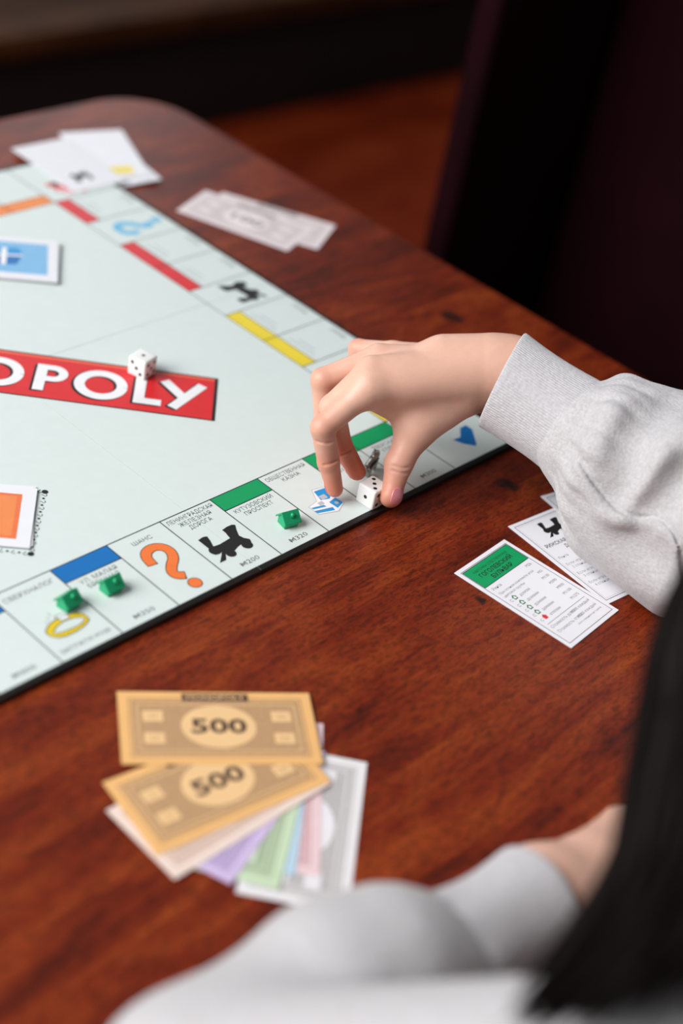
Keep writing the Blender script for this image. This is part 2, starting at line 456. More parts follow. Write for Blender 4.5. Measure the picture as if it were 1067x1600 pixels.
for i in range(len(seams) - 1): plank(seams[i] + .002, seams[i + 1] - .002)
zt = TZ - FZ - 3.2
for y in (TY0 + 8, TY1 - 11): boxm('apron', TX0 + 12, TX1 - 12, y, y + 2.4, zt - 9, zt, M_table, tb, .2)
for x in (TX0 + 9, TX1 - 15):
    for y in (TY0 + 7, TY1 - 13): boxm('leg', x, x + 6, y, y + 6, 0, zt, M_table, tb, .5)

# ================================================================== GAME BOARD
H = 24.6; S = 4.04765; CO = (2 * H - 9 * S) / 2; D = 1.393; BH = 25.0
bd = thing('game_board', (0, 0, TZ), 0, 'square mint green property trading game board lying open on the wooden table', 'game board')
BZ = .35                                      # its face above the table
G = .009
for sx in (-1, 1):
    for sy in (-1, 1):
        x0, x1 = sorted((sx * G, sx * BH)); y0, y1 = sorted((sy * G, sy * BH))
        p = boxm('board_panel', x0, x1, y0, y1, 0, BZ - .012, M_black, bd, .04)
        xa, xb = sorted((sx * G * 1.6, sx * H)); ya, yb = sorted((sy * G * 1.6, sy * H))
        boxm('printed_face', xa, xb, ya, yb, BZ - .03, BZ, M_mint, p)
Z1, Z2, Z3, Z4 = BZ + .006, BZ + .010, BZ + .014, BZ + .018
a = [H - CO - k * S for k in range(10)]       # dividers counted from the corner at +X -Y
LW = .07
# every side is drawn in its own frame: u along the side (to the right as read), v away from its inner line (negative = outwards)
def side(kind):
    if kind == 'near': return lambda u, v: (u, -H + CO + v), 0
    if kind == 'right': return lambda u, v: (H - CO - v, u), 90
    if kind == 'far': return lambda u, v: (-u, H - CO - v), 180
    return lambda u, v: (-H + CO + v, -u), 270
lines = []
for kind in ('near', 'right', 'far', 'left'):
    f, r = side(kind)
    def R_(u0, u1, v0, v1): return [f(u0, v0), f(u1, v0), f(u1, v1), f(u0, v1)]
    lines.append(R_(-H, H, -LW / 2, LW / 2))
    for k in range(10): lines.append(R_(a[k] - LW / 2, a[k] + LW / 2, -CO, 0))
flat('space_lines', lines, Z2, M_line, bd)
def band(kind, k, mt):
    f, r = side(kind); u0, u1 = a[k + 1], a[k]
    if kind != 'near': u0, u1 = -a[k], -a[k + 1]
    p = flat('colour_band', [[f(u0, -D), f(u1, -D), f(u1, 0), f(u0, 0)]], Z1, mt, bd)
    flat('band_line', [[f(u0, -D - LW / 2), f(u1, -D - LW / 2), f(u1, -D + LW / 2), f(u0, -D + LW / 2)]], Z2, M_line, p)
for k, mt in ((0, I_green), (1, I_green), (3, I_green), (6, I_blue), (8, I_blue)): band('near', k, mt)
for k, mt in ((0, I_yellow), (2, I_yellow), (3, I_yellow), (5, I_red), (6, I_red), (8, I_red)): band('right', k, mt)
for k, mt in ((0, I_orange), (1, I_orange), (3, I_orange), (5, I_magenta), (6, I_magenta), (8, I_magenta)): band('far', k, mt)
for k, mt in ((0, I_light), (1, I_light), (3, I_light), (6, I_brown), (8, I_brown)): band('left', k, mt)
def mid(k): return (a[k] + a[k + 1]) / 2
def btxt(kind, u, v, body, width=None, height=.35, bold=-.009):
    f, r = side(kind); x, y = f(u, v)
    return text(bd, body, x, y, Z2, M_line, width, height, r, bold=bold)
def price(kind, u, v, body, w=1.4):
    f, r = side(kind)
    btxt(kind, u, v, 'M' + body, w, .35)
    for q in (.09, .17):
        x0 = u - w / 2 - .04
        flat('price_stroke', [[f(x0, v + q), f(x0 + .36, v + q), f(x0 + .36, v + q + .028), f(x0, v + q + .028)]], Z2 + .004, M_line, bd)
btxt('near', mid(3), -1.98, 'КУТУЗОВСКИЙ', 3.15); btxt('near', mid(3), -2.48, 'ПРОСПЕКТ', 2.3); price('near', mid(3), -5.95, '320')
btxt('near', mid(4), -.62, 'ЛЕНИНГРАДСКАЯ', 3.6); btxt('near', mid(4), -1.12, 'ЖЕЛЕЗНАЯ', 2.5); btxt('near', mid(4), -1.62, 'ДОРОГА', 1.75); price('near', mid(4), -5.95, '200')
btxt('near', mid(5), -.95, 'ШАНС', 1.45, .33)
btxt('near', mid(6), -1.98, 'УЛ. МАЛАЯ', 2.6); btxt('near', mid(6), -2.48, 'БРОННАЯ', 2.2); price('near', mid(6), -5.95, '350')
btxt('near', mid(7), -.95, 'СВЕРХНАЛОГ', 3.35, .36); btxt('near', mid(7) + .0, -5.9, 'ЗАПЛАТИ M100', 3.3, .30)
price('near', mid(8), -5.95, '400'); btxt('near', mid(8), -1.98, 'АРБАТ', 1.6)
btxt('near', mid(2), -.68, 'ОБЩЕСТВЕННАЯ', 3.4); btxt('near', mid(2), -1.18, 'КАЗНА', 1.5)
price('near', mid(1), -5.95, '300'); price('near', mid(0), -5.95, '300')
btxt('near', mid(1), -1.98, 'ГОГОЛЕВСКИЙ', 3.1); btxt('near', mid(1), -2.48, 'БУЛЬВАР', 1.9)
btxt('near', mid(0), -1.98, 'ТВЕРСКАЯ', 2.3); btxt('near', mid(0), -2.48, 'УЛИЦА', 1.5)
for k in (0, 2, 3, 5, 6, 8):
    u = -(a[k] + a[k + 1]) / 2
    price('right', u, -5.95, ('280', '', '260', '260', '', '240', '220', '', '220')[k])
    f, r = side('right')
    for q, w_ in ((-1.98, 2.6), (-2.48, 1.7)):
        x0, y0 = f(u - w_ / 2, q); x1, y1 = f(u + w_ / 2, q)
        flat('street_name', [seg((x0, y0), (x1, y1), .12)], Z2, M_pale, bd)

# the locomotive on the railway spaces (flat print, traced in the frame of the near space)
TRAIN = [(-1.2, -21.68), (-0.84, -21.79), (-0.44, -21.84), (0.09, -21.78), (0.47, -21.75), (0.6, -21.23), (0.61, -20.9), (1.07, -20.82), (1.46, -20.83), (1.63, -20.96), (1.36, -21.37), (1.11, -21.85), (1.19, -22.18), (1.42, -22.47), (1.32, -22.74), (0.93, -22.67), (0.64, -22.56), (0.33, -22.62), (-0.19, -22.82), (-0.68, -22.62), (-1.11, -23.15), (-1.62, -23.15), (-1.13, -22.73), (-0.84, -22.46), (-1.33, -22.46), (-1.44, -22.11)]
STACK = [(-1.26, -20.83), (-0.82, -20.76), (-0.56, -20.85), (-0.68, -21.27), (-0.91, -21.82), (-1.27, -21.75)]
def train(parent, name, ox, oy, rot, s, z, mt):
    cs, sn = math.cos(math.radians(rot)) * s, math.sin(math.radians(rot)) * s
    def t(p): x, y = p[0], p[1] + 22.; return (ox + x * cs - y * sn, oy + x * sn + y * cs)
    P = [[t(p) for p in TRAIN], [t(p) for p in STACK]] + [[t(p) for p in disc(x, y, r)] for x, y, r in ((.91, -22.79, .36), (-.45, -22.85, .33), (-1.07, -22.12, .39))]
    return flat(name, P, z, mt, parent)
train(bd, 'locomotive_print', 0, -22.0, 0, 1.0, Z2, M_line)
train(bd, 'locomotive_print', 21.9, 0, 90, 1.0, Z2, M_line)
train(bd, 'locomotive_print', 0, 21.9, 180, 1.0, Z2, M_line)
# chance question marks
QM = [(-4.98, -21.08), (-4.86, -20.4), (-4.49, -19.98), (-3.9, -19.88), (-3.43, -20.2), (-3.33, -20.72), (-3.6, -21.28), (-4.14, -21.76), (-4.46, -22.17), (-4.45, -22.55), (-4.05, -22.84)]
def qmark(ox, oy, rot, mt, out):
    cs, sn = math.cos(math.radians(rot)), math.sin(math.radians(rot))
    def t(p): x, y = p[0] - mid(5), p[1] + 21.9; return (ox + x * cs - y * sn, oy + x * sn + y * cs)
    L1 = smooth_line(QM, 5)
    p = flat('question_mark_print', [[t(q) for q in quad] for quad in ribbon(L1, .60)] + [[t(q) for q in disc(-4.02, -23.66, .40)]], Z3, mt, bd)
    L2 = [(L1[0][0] - .01, L1[0][1] - .05)] + L1[1:-1] + [(L1[-1][0] + .05, L1[-1][1] - .02)]
    flat('outline', [[t(q) for q in quad] for quad in ribbon(L2, .70)] + [[t(q) for q in disc(-4.02, -23.66, .45)]], Z2, out, p)
qmark(mid(5), -21.9, 0, I_chance, M_line)
qmark(21.9, -mid(7), 90, I_steel, I_steel)
# ring on the tax space
RO = [(-13.36, -22.09), (-12.93, -21.82), (-12.4, -21.71), (-11.76, -21.73), (-11.15, -21.86), (-10.88, -22.19), (-10.87, -22.64), (-11.06, -22.84), (-11.61, -23.03), (-12.18, -23.1), (-12.81, -23.08), (-13.21, -22.93), (-13.43, -22.64), (-13.5, -22.36)]
RI = [(-13.12, -22.44), (-12.72, -22.21), (-12.16, -22.07), (-11.57, -22.15), (-11.14, -22.35), (-11.09, -22.58), (-11.27, -22.69), (-11.68, -22.79), (-12.25, -22.77), (-12.73, -22.72), (-13.05, -22.64)]
ring = flat('gold_ring_print', [RO], Z2, I_gold, bd)
flat('ring_opening', [RI], Z3, M_mint, ring)
flat('outline', ribbon(RO + RO[:1], .05) + ribbon(RI + RI[:1], .05), Z4, M_line, ring)
dm = [(-12.32, -21.48), (-11.7, -21.53), (-11.65, -22.0), (-12.22, -21.98)]
flat('gem', [dm], Z4, I_white, ring)
flat('gem_outline', ribbon(dm + dm[:1], .05), Z4 + .003, M_line, ring)
flat('gleam', [seg((-12.75, -21.25), (-12.6, -21.5), .04), seg((-12.45, -21.0), (-12.4, -21.3), .04), seg((-13.0, -21.55), (-12.8, -21.65), .04)], Z2, M_grey, ring)
# treasure chest on the community chest space, without its figure
cc = flat('chest_print', [[(8.2, -20.97), (9.34, -21.25), (8.98, -22.3), (9.08, -23.11), (8.09, -23.58), (6.73, -23.12), (6.72, -22.17), (7.63, -22.02)]], Z1, M_pale, bd)
flat('chest_card', [[(8.22, -21.05), (9.26, -21.28), (8.92, -22.3), (9.02, -23.08), (8.09, -23.5), (6.79, -23.08), (6.78, -22.22), (7.65, -22.06)]], Z2, I_white, cc)
flat('chest_panels', [[(8.19, -21.22), (9.15, -21.33), (8.92, -22.04), (8.53, -22.31), (7.93, -22.1)], [(8.92, -22.41), (8.98, -23.05), (8.26, -23.29), (8.22, -22.56)], [(6.73, -22.69), (8.05, -23.04), (7.96, -23.34), (6.78, -22.97)], [(6.8, -22.36), (7.72, -22.57), (7.77, -22.78), (6.84, -22.54)]], Z3, I_sky, cc)
flat('chest_lock', [disc(8.6, -22.86, .14), rect(8.05, 8.55, -22.15, -21.75), rect(7.5, 7.9, -22.5, -22.2)], Z4, M_pale, cc)
flat('blue_corner_print', [[(22.32, -21.59), (22.95, -21.59), (22.94, -22.17), (21.81, -23.51), (21.58, -23.66), (21.01, -23.01), (20.72, -22.29), (21.47, -22.35)]], Z2, I_blue, bd)
# the little car on the far corner
def rl(pts, ox, oy, rot):
    cs, sn = math.cos(math.radians(rot)), math.sin(math.radians(rot)); return [(ox + x * cs - y * sn, oy + x * sn + y * cs) for x, y in pts]
car = flat('red_car_print', [rl([(-1.6, -.5), (1.6, -.5), (1.7, .05), (1.0, .2), (.6, .8), (-.6, .8), (-.95, .2), (-1.7, .1)], 20.6, 19.8, 135)], Z2, I_red, bd)
flat('car_windows', [rl([(-.5, .25), (-.05, .25), (-.05, .65), (-.4, .65)], 20.6, 19.8, 135), rl([(.08, .25), (.65, .25), (.45, .65), (.08, .65)], 20.6, 19.8, 135)], Z3, I_white, car)
flat('car_wheels', [rl(disc(-1, -.5, .33), 20.6, 19.8, 135), rl(disc(1, -.5, .33), 20.6, 19.8, 135)], Z3, M_line, car)

# the red diagonal name banner
def dg(pts): return rl(pts, 0, 0, -45)
BL, BT = 14.05, 2.62
logo = flat('logo_banner', [dg(rect(-BL, BL, -BT, BT))], Z1, I_logo, bd)
flat('banner_highlight', [dg(rect(-BL, BL, BT - .42, BT))], Z2, I_logo2, logo)
flat('banner_edge', [dg(p) for p in frame(-BL - .02, BL + .08, -BT - .08, BT + .02, .12)] + [dg(rect(BL - .06, BL + .16, -BT - .08, BT))], Z3, M_line, logo)
def arc(cx, cy, r, a0, a1, n=24): return [(cx + r * math.cos(math.radians(a0 + (a1 - a0) * i / n)), cy + r * math.sin(math.radians(a0 + (a1 - a0) * i / n))) for i in range(n + 1)]
def letter(ch, x, w=.72):
    """bold geometric capitals, 3.3 cm high, as ribbons"""
    b, t = -1.75, 1.45; mid_ = (b + t) / 2
    if ch == 'O': return ribbon(arc(x, mid_, 1.42, 0, 360, 40), w)
    if ch == 'L': return [rect(x - .8, x - .8 + w, b, t), rect(x - .8, x + 1.05, b, b + w)]
    if ch == 'P': return [rect(x - .9, x - .9 + w, b, t), rect(x - .9, x + .25, t - w * .85, t), rect(x - .9, x + .25, t - 2.0, t - 2.0 + w * .85)] + ribbon(arc(x + .22, t - 1.0, 1.0 - w * .425, -90, 90, 16), w * .85)
    if ch == 'Y': return [seg((x - 1.25, t), (x + .05, mid_ - .1), w), seg((x + 1.35, t), (x - .55, b), w)]
    if ch == 'N': return [rect(x - 1.2, x - 1.2 + w, b, t), rect(x + 1.2 - w, x + 1.2, b, t), seg((x - 1.2 + w / 2, t - .1), (x + 1.2 - w / 2, b + .1), w)]
    return [rect(x - 1.6, x - 1.6 + w, b, t), rect(x + 1.6 - w, x + 1.6, b, t), seg((x - 1.3, t - .1), (x, b + .4), w), seg((x + 1.3, t - .1), (x, b + .4), w)]
for ch, x in zip('MONOPOLY', (-11.4, -7.6, -4.0, -.4, 3.0, 6.45, 9.5, 11.85)):
    polys = letter(ch, x)
    lt = flat('letter', [dg(p) for p in polys], Z4 + .004, I_white, logo)
    flat('letter_shadow', [dg([(px - .17, py - .13) for px, py in p]) for p in polys] + [dg([(px - .09, py - .07) for px, py in p]) for p in letter(ch, x, .84)], Z4, M_line, lt)
# dotted frame printed round the chance cards
dr = []
def dotrow(p, q, n, parent):
    dots = []
    for i in range(n + 1):
        t = i / n; x, y = p[0] + (q[0] - p[0]) * t, p[1] + (q[1] - p[1]) * t
        dots.append(disc(x, y, .2 if i in (0, n) else .085, n=14))
        if i < n:
            t = (i + .5) / n; x, y = p[0] + (q[0] - p[0]) * t, p[1] + (q[1] - p[1]) * t
            ang = math.degrees(math.atan2(q[1] - p[1], q[0] - p[0]))
            dots += ribbon([(x + c_ * math.cos(math.radians(ang)) - s_ * math.sin(math.radians(ang)), y + c_ * math.sin(math.radians(ang)) + s_ * math.cos(math.radians(ang))) for c_, s_ in ((-.14, .1), (0, .16), (.12, .06), (0, -.06), (-.02, -.16))], .045)
    return dots
A0, B0 = (-5.86, -12.18), (-10.1, -16.45); ux, uy = -.705, .709; LN = 9.3
A1, B1 = (A0[0] + ux * LN, A0[1] + uy * LN), (B0[0] + ux * LN, B0[1] + uy * LN)
flat('card_place_print', dotrow(A0, B0, 9, bd) + dotrow(B0, B1, 14, bd) + dotrow(A0, A1, 14, bd) + dotrow(A1, B1, 9, bd), Z2, M_line, bd)

# ================================================================== HOUSES
def house(x, y, rot, label):
    t = thing('toy_house', (x, y, .012), rot, label, 'toy house', 'green toy houses on the board')
    lx, ly, hw, hr = .50, .42, .48, 1.02
    bm = bmesh.new()
    prof = [(-ly, 0), (ly, 0), (ly, hw + .04), (0, hr - .12), (-ly, hw + .04)]
    e = [[bm.verts.new((sx * lx * .01, py * .01, pz * .01)) for py, pz in prof] for sx in (-1, 1)]
    bm.faces.new(e[0][::-1]); bm.faces.new(e[1])
    for i in range(5): bm.faces.new((e[0][i], e[0][(i + 1) % 5], e[1][(i + 1) % 5], e[1][i]))
    bmesh.ops.recalc_face_normals(bm, faces=bm.faces[:]); bmesh.ops.bevel(bm, geom=bm.edges[:], offset=.0003, segments=2, affect='EDGES')
    me = bpy.data.meshes.new('walls'); bm.to_mesh(me); bm.free(); link('walls', me, M_house, t, False)
    bm = bmesh.new(); ex = lx + .10; oy, oz = .60, .43
    prof = [(-oy, oz), (0, hr), (oy, oz), (oy - .04, oz - .10), (0, hr - .17), (-oy + .04, oz - .10)]
    e = [[bm.verts.new((sx * ex * .01, py * .01, pz * .01)) for py, pz in prof] for sx in (-1, 1)]
    for i in range(6): bm.faces.new((e[0][i], e[0][(i + 1) % 6], e[1][(i + 1) % 6], e[1][i]))
    for k, fl_ in ((0, True), (1, False)):
        for q in ((0, 1, 4, 5), (1, 2, 3, 4)): bm.faces.new([e[k][i] for i in (q if not fl_ else q[::-1])])
    bmesh.ops.recalc_face_normals(bm, faces=bm.faces[:])
    bmesh.ops.bevel(bm, geom=[ed for ed in bm.edges if ed.calc_face_angle(0) > .3], offset=.00028, segments=2, affect='EDGES')
    me = bpy.data.meshes.new('roof'); bm.to_mesh(me); bm.free(); link('roof', me, M_house, t, False)
    bm = bmesh.new(); bmesh.ops.create_cone(bm, cap_ends=True, segments=16, radius1=.0014, radius2=.0012, depth=.0026)
    bmesh.ops.translate(bm, verts=bm.verts[:], vec=(.0005, -.0027, .0083))
    me = bpy.data.meshes.new('chimney'); bm.to_mesh(me); bm.free(); link('chimney', me, M_house, t, True)
    return t
house(4.42, -22.68, -12, 'green toy house between the locomotive and the blue chest print')
house(-8.42, -21.47, 1, 'green toy house standing on the space with the blue band')
house(-11.17, -21.2, 8, 'green toy house standing just above the gold ring print')

# ================================================================== DICE
PIPS = {1: [(0, 0)], 2: [(-1, -1), (1, 1)], 3: [(-1, -1), (0, 0), (1, 1)], 4: [(-1, -1), (1, -1), (-1, 1), (1, 1)], 5: [(-1, -1), (1, -1), (0, 0), (-1, 1), (1, 1)], 6: [(-1, -1), (1, -1), (-1, 0), (1, 0), (-1, 1), (1, 1)]}
def die(x, y, z, rot, s, faces, label):
    t = thing('die', (x, y, z), rot, label, 'die', 'white dice')
    h = s / 2
    boxm('cube', -h, h, -h, h, 0, s, M_die, t, s * .11, 4)
    for nrm, ua, va, n in faces:
        nv, uv, vv = (Vector(q) for q in (nrm, ua, va))
        for pu, pv in PIPS[n]:
            c = Vector((0, 0, h)) + nv * (h + .004) + uv * (pu * h * .50) + vv * (pv * h * .50)
            V = [tuple(c)] + [tuple(c + (uv * math.cos(k * math.pi / 8) + vv * math.sin(k * math.pi / 8)) * s * .092) for k in range(16)]
            F = [(0, 1 + k, 1 + (k + 1) % 16) for k in range(16)]
            mesh('pip', V, F, M_pip, t)
X, Y, Z = (1, 0, 0), (0, 1, 0), (0, 0, 1); NX, NY = (-1, 0, 0), (0, -1, 0)
die(10.53, -24.0, .012, 3, 1.42, [(Z, X, Y, 3), (NX, NY, Z, 1), (NY, X, Z, 5), (X, Y, Z, 6), (Y, X, Z, 2)], 'white die pinched between the thumb and fingers of the hand')
die(7.75, -4.95, .03, 14, 1.42, [(Z, X, Y, 1), (NX, Y, Z, 3), (NY, X, Z, 5), (X, Y, Z, 4), (Y, X, Z, 2)], 'white die lying on the red name banner of the board')

# ================================================================== CARDS AND MONEY
def card(name, x, y, z, rot, w, h, label, cat='card', group=None, thick=.03, mt=None, tilt=None):
    t = thing(name, (x, y, z), rot, label, cat, group, tilt)
    boxm('paper', -w / 2, w / 2, -h / 2, h / 2, 0, thick, mt or M_paper, t)
    return t
CT = .03
def deed_frame(t, w=5.4, h=8.65, z=CT + .004):
    flat('frame_line', frame(-w / 2 + .28, w / 2 - .28, -h / 2 + .28, h / 2 - .28, .035), z, M_line, t)

# green deed, read in full
g = card('title_deed_card', 12.93, -35.8, TZ + .03, 3.8, 5.4, 8.65, 'white title deed card with a green heading, lying nearest on the bare table', group='title deed cards')
deed_frame(g)
bnd = flat('green_heading', [rect(-2.34, 2.34, 2.22, 3.95)], CT + .004, I_green, g)
flat('heading_line', frame(-2.36, 2.36, 2.2, 3.97, .04), CT + .008, M_line, bnd)
text(g, 'КАРТОЧКА СОБСТВЕННИКА', 0, 3.42, CT + .009, M_line, 3.5, .2, bold=-.01)
text(g, 'ГОГОЛЕВСКИЙ', 0, 2.92, CT + .009, M_line, 3.3, .32, bold=.012)
text(g, 'БУЛЬВАР', 0, 2.42, CT + .009, M_line, 2.1, .32, bold=.012)
def row(t, y, left, right, indent=0., hh=.22, right_x=2.05, mt=None):
    if left: text(t, left, -2.1 + indent, y, CT + .005, mt or M_line, None, hh, align='LEFT', bold=-.012)
    if right: text(t, right, right_x, y, CT + .005, mt or M_line, None, hh, align='RIGHT', bold=-.012)
row(g, 1.72, 'Рента', 'M26')
row(g, 1.22, 'При полном комплекте этой', None, hh=.185); row(g, .88, 'цветовой группы', 'M52', hh=.185)
for i, (l_, r_) in enumerate((('домом', 'M130'), ('домами', 'M390'), ('домами', 'M900'), ('домами', 'M1100'), ('отелем', 'M1275'))):
    y = .36 - i * .56
    row(g, y, 'С', None); row(g, y, l_, r_, .95)
    hp = [(-1.72, y), (-1.42, y), (-1.42, y + .2), (-1.34, y + .2), (-1.57, y + .42), (-1.8, y + .2), (-1.72, y + .2)]
    ic = flat('house_icon', [hp], CT + .005, I_pgreen if i < 4 else I_red, g)
    if i < 4: flat('icon_face', [[(-1.66, y + .07), (-1.48, y + .07), (-1.48, y + .22), (-1.57, y + .31), (-1.66, y + .22)]], CT + .009, M_paper, ic)
flat('rule', [rect(-2.05, 2.05, -2.22, -2.19)], CT + .005, M_grey, g)
row(g, -2.62, 'Стоимость дома', 'M200 каждый'); row(g, -3.12, 'Стоимость отеля', 'M200 каждый'); row(g, -3.48, None, '(плюс обменяйте на 4 дома)', hh=.13)

def rail_deed(x, y, z, rot, name1, label):
    t = card('title_deed_card', x, y, z, rot, 5.4, 8.65, label, group='title deed cards')
    deed_frame(t)
    flat('inner_line', frame(-2.28, 2.28, -3.9, 3.9, .02), CT + .004, M_pale, t)
    train(t, 'locomotive_print', .0, 2.85, 0, .62, CT + .006, M_line)
    text(t, name1, 0, 1.42, CT + .006, M_line, 4.0, .30, bold=.008)
    text(t, 'ДОРОГА', 0, .92, CT + .006, M_line, 1.5, .30, bold=.008)
    row(t, .25, 'Рента', 'M25', mt=M_grey)
    for i, s_ in enumerate(('2 станциями', '3 станциями', '4 станциями')):
        row(t, -.45 - i * .98, 'Если игрок владеет', None, mt=M_grey); row(t, -.80 - i * .98, s_, ('M50', 'M100', 'M200')[i], .2, mt=M_grey)
    return t
rail_deed(18.87, -35.16, TZ + .005, -6.4, 'РИЖСКАЯ ЖЕЛЕЗНАЯ', 'white title deed card with a black locomotive, under the other railway card')
rail_deed(23.0, -34.5, TZ + .045, -11, 'КАЗАНСКАЯ ЖЕЛЕЗНАЯ', 'white railway title deed card mostly hidden under the raised sleeve')

# far cards across the corner of the board
fa = card('title_deed_card', 23.55, 23.2, .022, 178, 5.4, 8.9, 'pale card with a black locomotive lying across the far board corner', group='cards on the far corner of the board')
train(fa, 'locomotive_print', .4, 2.3, 0, .62, CT + .006, M_line)
fb = card('title_deed_card', 27.9, 23.9, -.14, 156.3, 5.6, 9.1, 'pale card with a yellow heading overhanging the far board corner', group='cards on the far corner of the board', tilt=(0, math.radians(2.9)))
flat('yellow_heading', [rect(-1.6, 2.2, 2.6, 3.9)], CT + .006, I_yellow, fb)
fc = card('title_deed_card', 27.2, 22.6, -.20, 170, 5.4, 8.9, 'pale blank card sticking out lowest of those on the far board corner', group='cards on the far corner of the board', tilt=(0, math.radians(3.0)))

def bill_kit(col, panel, light, dark, num):
    return dict(paper=mat('bill_paper_' + num, col, .6, .03, 70, .1, 400), panel=mat('bill_panel_' + num, panel, .6, .10, 500), light=mat('bill_light_' + num, light, .6, .03), dark=mat('bill_ink_' + num, dark, .6, .08), num=num)
K500 = bill_kit((242, 186, 118), (192, 150, 108), (242, 198, 142), (92, 66, 52), '500')
K100 = bill_kit((242, 218, 204), (214, 182, 164), (244, 224, 212), (120, 96, 88), '100')
K50 = bill_kit((212, 190, 226), (178, 156, 196), (222, 204, 232), (100, 84, 116), '50')
K20 = bill_kit((206, 224, 188), (170, 186, 154), (216, 230, 200), (92, 104, 84), '20')
K10 = bill_kit((190, 216, 232), (160, 186, 204), (206, 226, 238), (84, 100, 116), '10')
K5 = bill_kit((240, 208, 210), (212, 168, 170), (244, 218, 220), (128, 92, 96), '5')
K1 = bill_kit((236, 232, 232), (192, 186, 184), (238, 234, 236), (104, 98, 98), '1')
KF = bill_kit((240, 226, 226), (218, 204, 204), (244, 232, 232), (150, 136, 136), '100 ')
def bill(x, y, z, rot, K, label, group, w=10.2, h=5.15, curl=0., tilt=None):
    t = thing('play_banknote', (x, y, z), rot, label, 'play money', group, tilt)
    n = 24
    def zz(u): return curl * (abs(u) / (w / 2)) ** 3 * (1 if u < 0 else .25)
    V = []; F = []
    for i in range(n + 1):
        u = -w / 2 + w * i / n
        V += [(u, -h / 2, zz(u)), (u, h / 2, zz(u)), (u, -h / 2, zz(u) + .012), (u, h / 2, zz(u) + .012)]
    for i in range(n):
        b = 4 * i; F += [(b + 2, b + 6, b + 7, b + 3), (b, b + 1, b + 5, b + 4), (b, b + 4, b + 6, b + 2), (b + 1, b + 3, b + 7, b + 5)]
    F += [(0, 2, 3, 1), (4 * n, 4 * n + 1, 4 * n + 3, 4 * n + 2)]
    mesh('paper', V, F, K['paper'], t)
    def fl(name, polys, z_, mt, par):
        o = flat(name, polys, z_, mt, par)
        if curl:
            for v in o.data.vertices: v.co.z += zz(v.co.x * 100) * .01
        return o
    strips = lambda x0, x1, y0, y1: [rect(x0 + (x1 - x0) * i / 16, x0 + (x1 - x0) * (i + 1) / 16, y0, y1) for i in range(16)]
    a1, b1 = w / 2 - .52, h / 2 - .48
    fl('frame_line', frame(-a1, a1, -b1, b1, .09), .016, K['panel'], t)
    pn = fl('printed_panel', strips(-a1 + .17, a1 - .17, -b1 + .17, b1 - .17), .016, K['panel'], t)
    fl('panel_line', frame(-a1 + .42, a1 - .42, -b1 + .42, b1 - .42, .06), .020, K['light'], pn)
    fl('oval', [disc(0, .05, 1.95, 1.52, 40)], .024, K['light'], pn)
    for sx in (-1, 1):
        for sy in (-1, 1):
            bx = fl('value_box', [rect(sx * 3.35 - .52, sx * 3.35 + .52, sy * .78 - .38, sy * .78 + .38)], .024, K['light'], pn)
            tx = text(bx, K['num'].strip(), sx * 3.35, sy * .78 - .13, .028, K['panel'], None, .24)
            if curl:
                for v in tx.data.vertices: v.co.z += zz(v.co.x * 100) * .01
    nt = text(t, K['num'].strip(), 0, -.40, .028, K['dark'], {3: 2.9, 2: 1.8, 1: .7}[len(K['num'].strip())], .98, bold=.03, name='numeral')
    tb_ = fl('title_block', [rect(-1.75, 1.75, h / 2 - .68, h / 2 - .14)], .024, K['dark'], t)
    text(tb_, 'MONOPOLY', 0, h / 2 - .55, .028, K['light'], 3.1, .30, bold=.01)
    return t
gm = 'fan of play money on the table'
bill(-11.5, -40.2, TZ + .004, 38.0, K1, 'white one play banknote, lowest and nearest of the fanned money', gm, 9.9, 5.3)
bill(-11.31, -37.56, TZ + .036, 43.6, K5, 'pink five play banknote lying on the white one in the fan', gm)
bill(-11.85, -36.95, TZ + .068, 39.5, K10, 'pale blue ten play banknote showing as a sliver beside the green one', gm)
bill(-12.65, -37.29, TZ + .100, 34.8, K20, 'green twenty play banknote between the purple and blue ones', gm)
bill(-12.95, -36.67, TZ + .132, 18.5, K50, 'purple fifty play banknote between the beige and green ones', gm)
bill(-13.68, -36.5, TZ + .164, -1.5, K100, 'pinkish beige hundred play banknote under the two orange ones', gm)
bill(-13.15, -35.7, TZ + .196, -9.6, K500, 'orange five hundred play banknote, the lower and tilted one of the two', gm)
bill(-10.62, -32.95, TZ + .228, -36.6, K500, 'orange five hundred play banknote, topmost of the fan', gm)
gf = 'pale play money at the far table edge'
bill(32.7, 8.3, TZ + .004, -63, KF, 'pale pink play banknote underneath the other by the far table edge', gf)
bill(30.85, 9.2, TZ + .036, -70.0, KF, 'pale pink play banknote on top of the other by the far table edge', gf)

# ------------------------------------------------------------------ card decks on the board
def deck(n, x, y, z, rot, w, h, name, under, under_label, top_label, grp, dz=.035, jit=2.0):
    r_ = random.Random(5)
    last = None
    for i in range(n):
        top = i == n - 1
        last = card(name, x + (0 if top else r_.uniform(-.1, .1)), y + (0 if top else r_.uniform(-.1, .1)), z + i * dz, rot + (0 if top else r_.uniform(-jit, jit)), w, h, top_label if top else under_label, 'card', grp)
    return last
cd = deck(7, 8.6, 12.7, .025, -37.9, 9.0, 6.2, 'community_chest_card', None, 'plain edged card within the blue topped deck on the board', 'card with a blue picture panel on top of the deck on the board', 'cards in the blue topped deck', .042)
cp = flat('blue_panel', [rect(-3.9, 3.75, -2.35, 2.35)], CT + .004, I_cc, cd)
flat('chest_lid', [[(-.5, .2), (1.9, .5), (1.6, 1.5), (-.2, 1.3)]], CT + .008, I_sky, cp)
flat('chest_front', [[(-.6, -1.3), (1.5, -1.1), (1.9, .3), (-.5, .1)]], CT + .008, I_blue, cp)
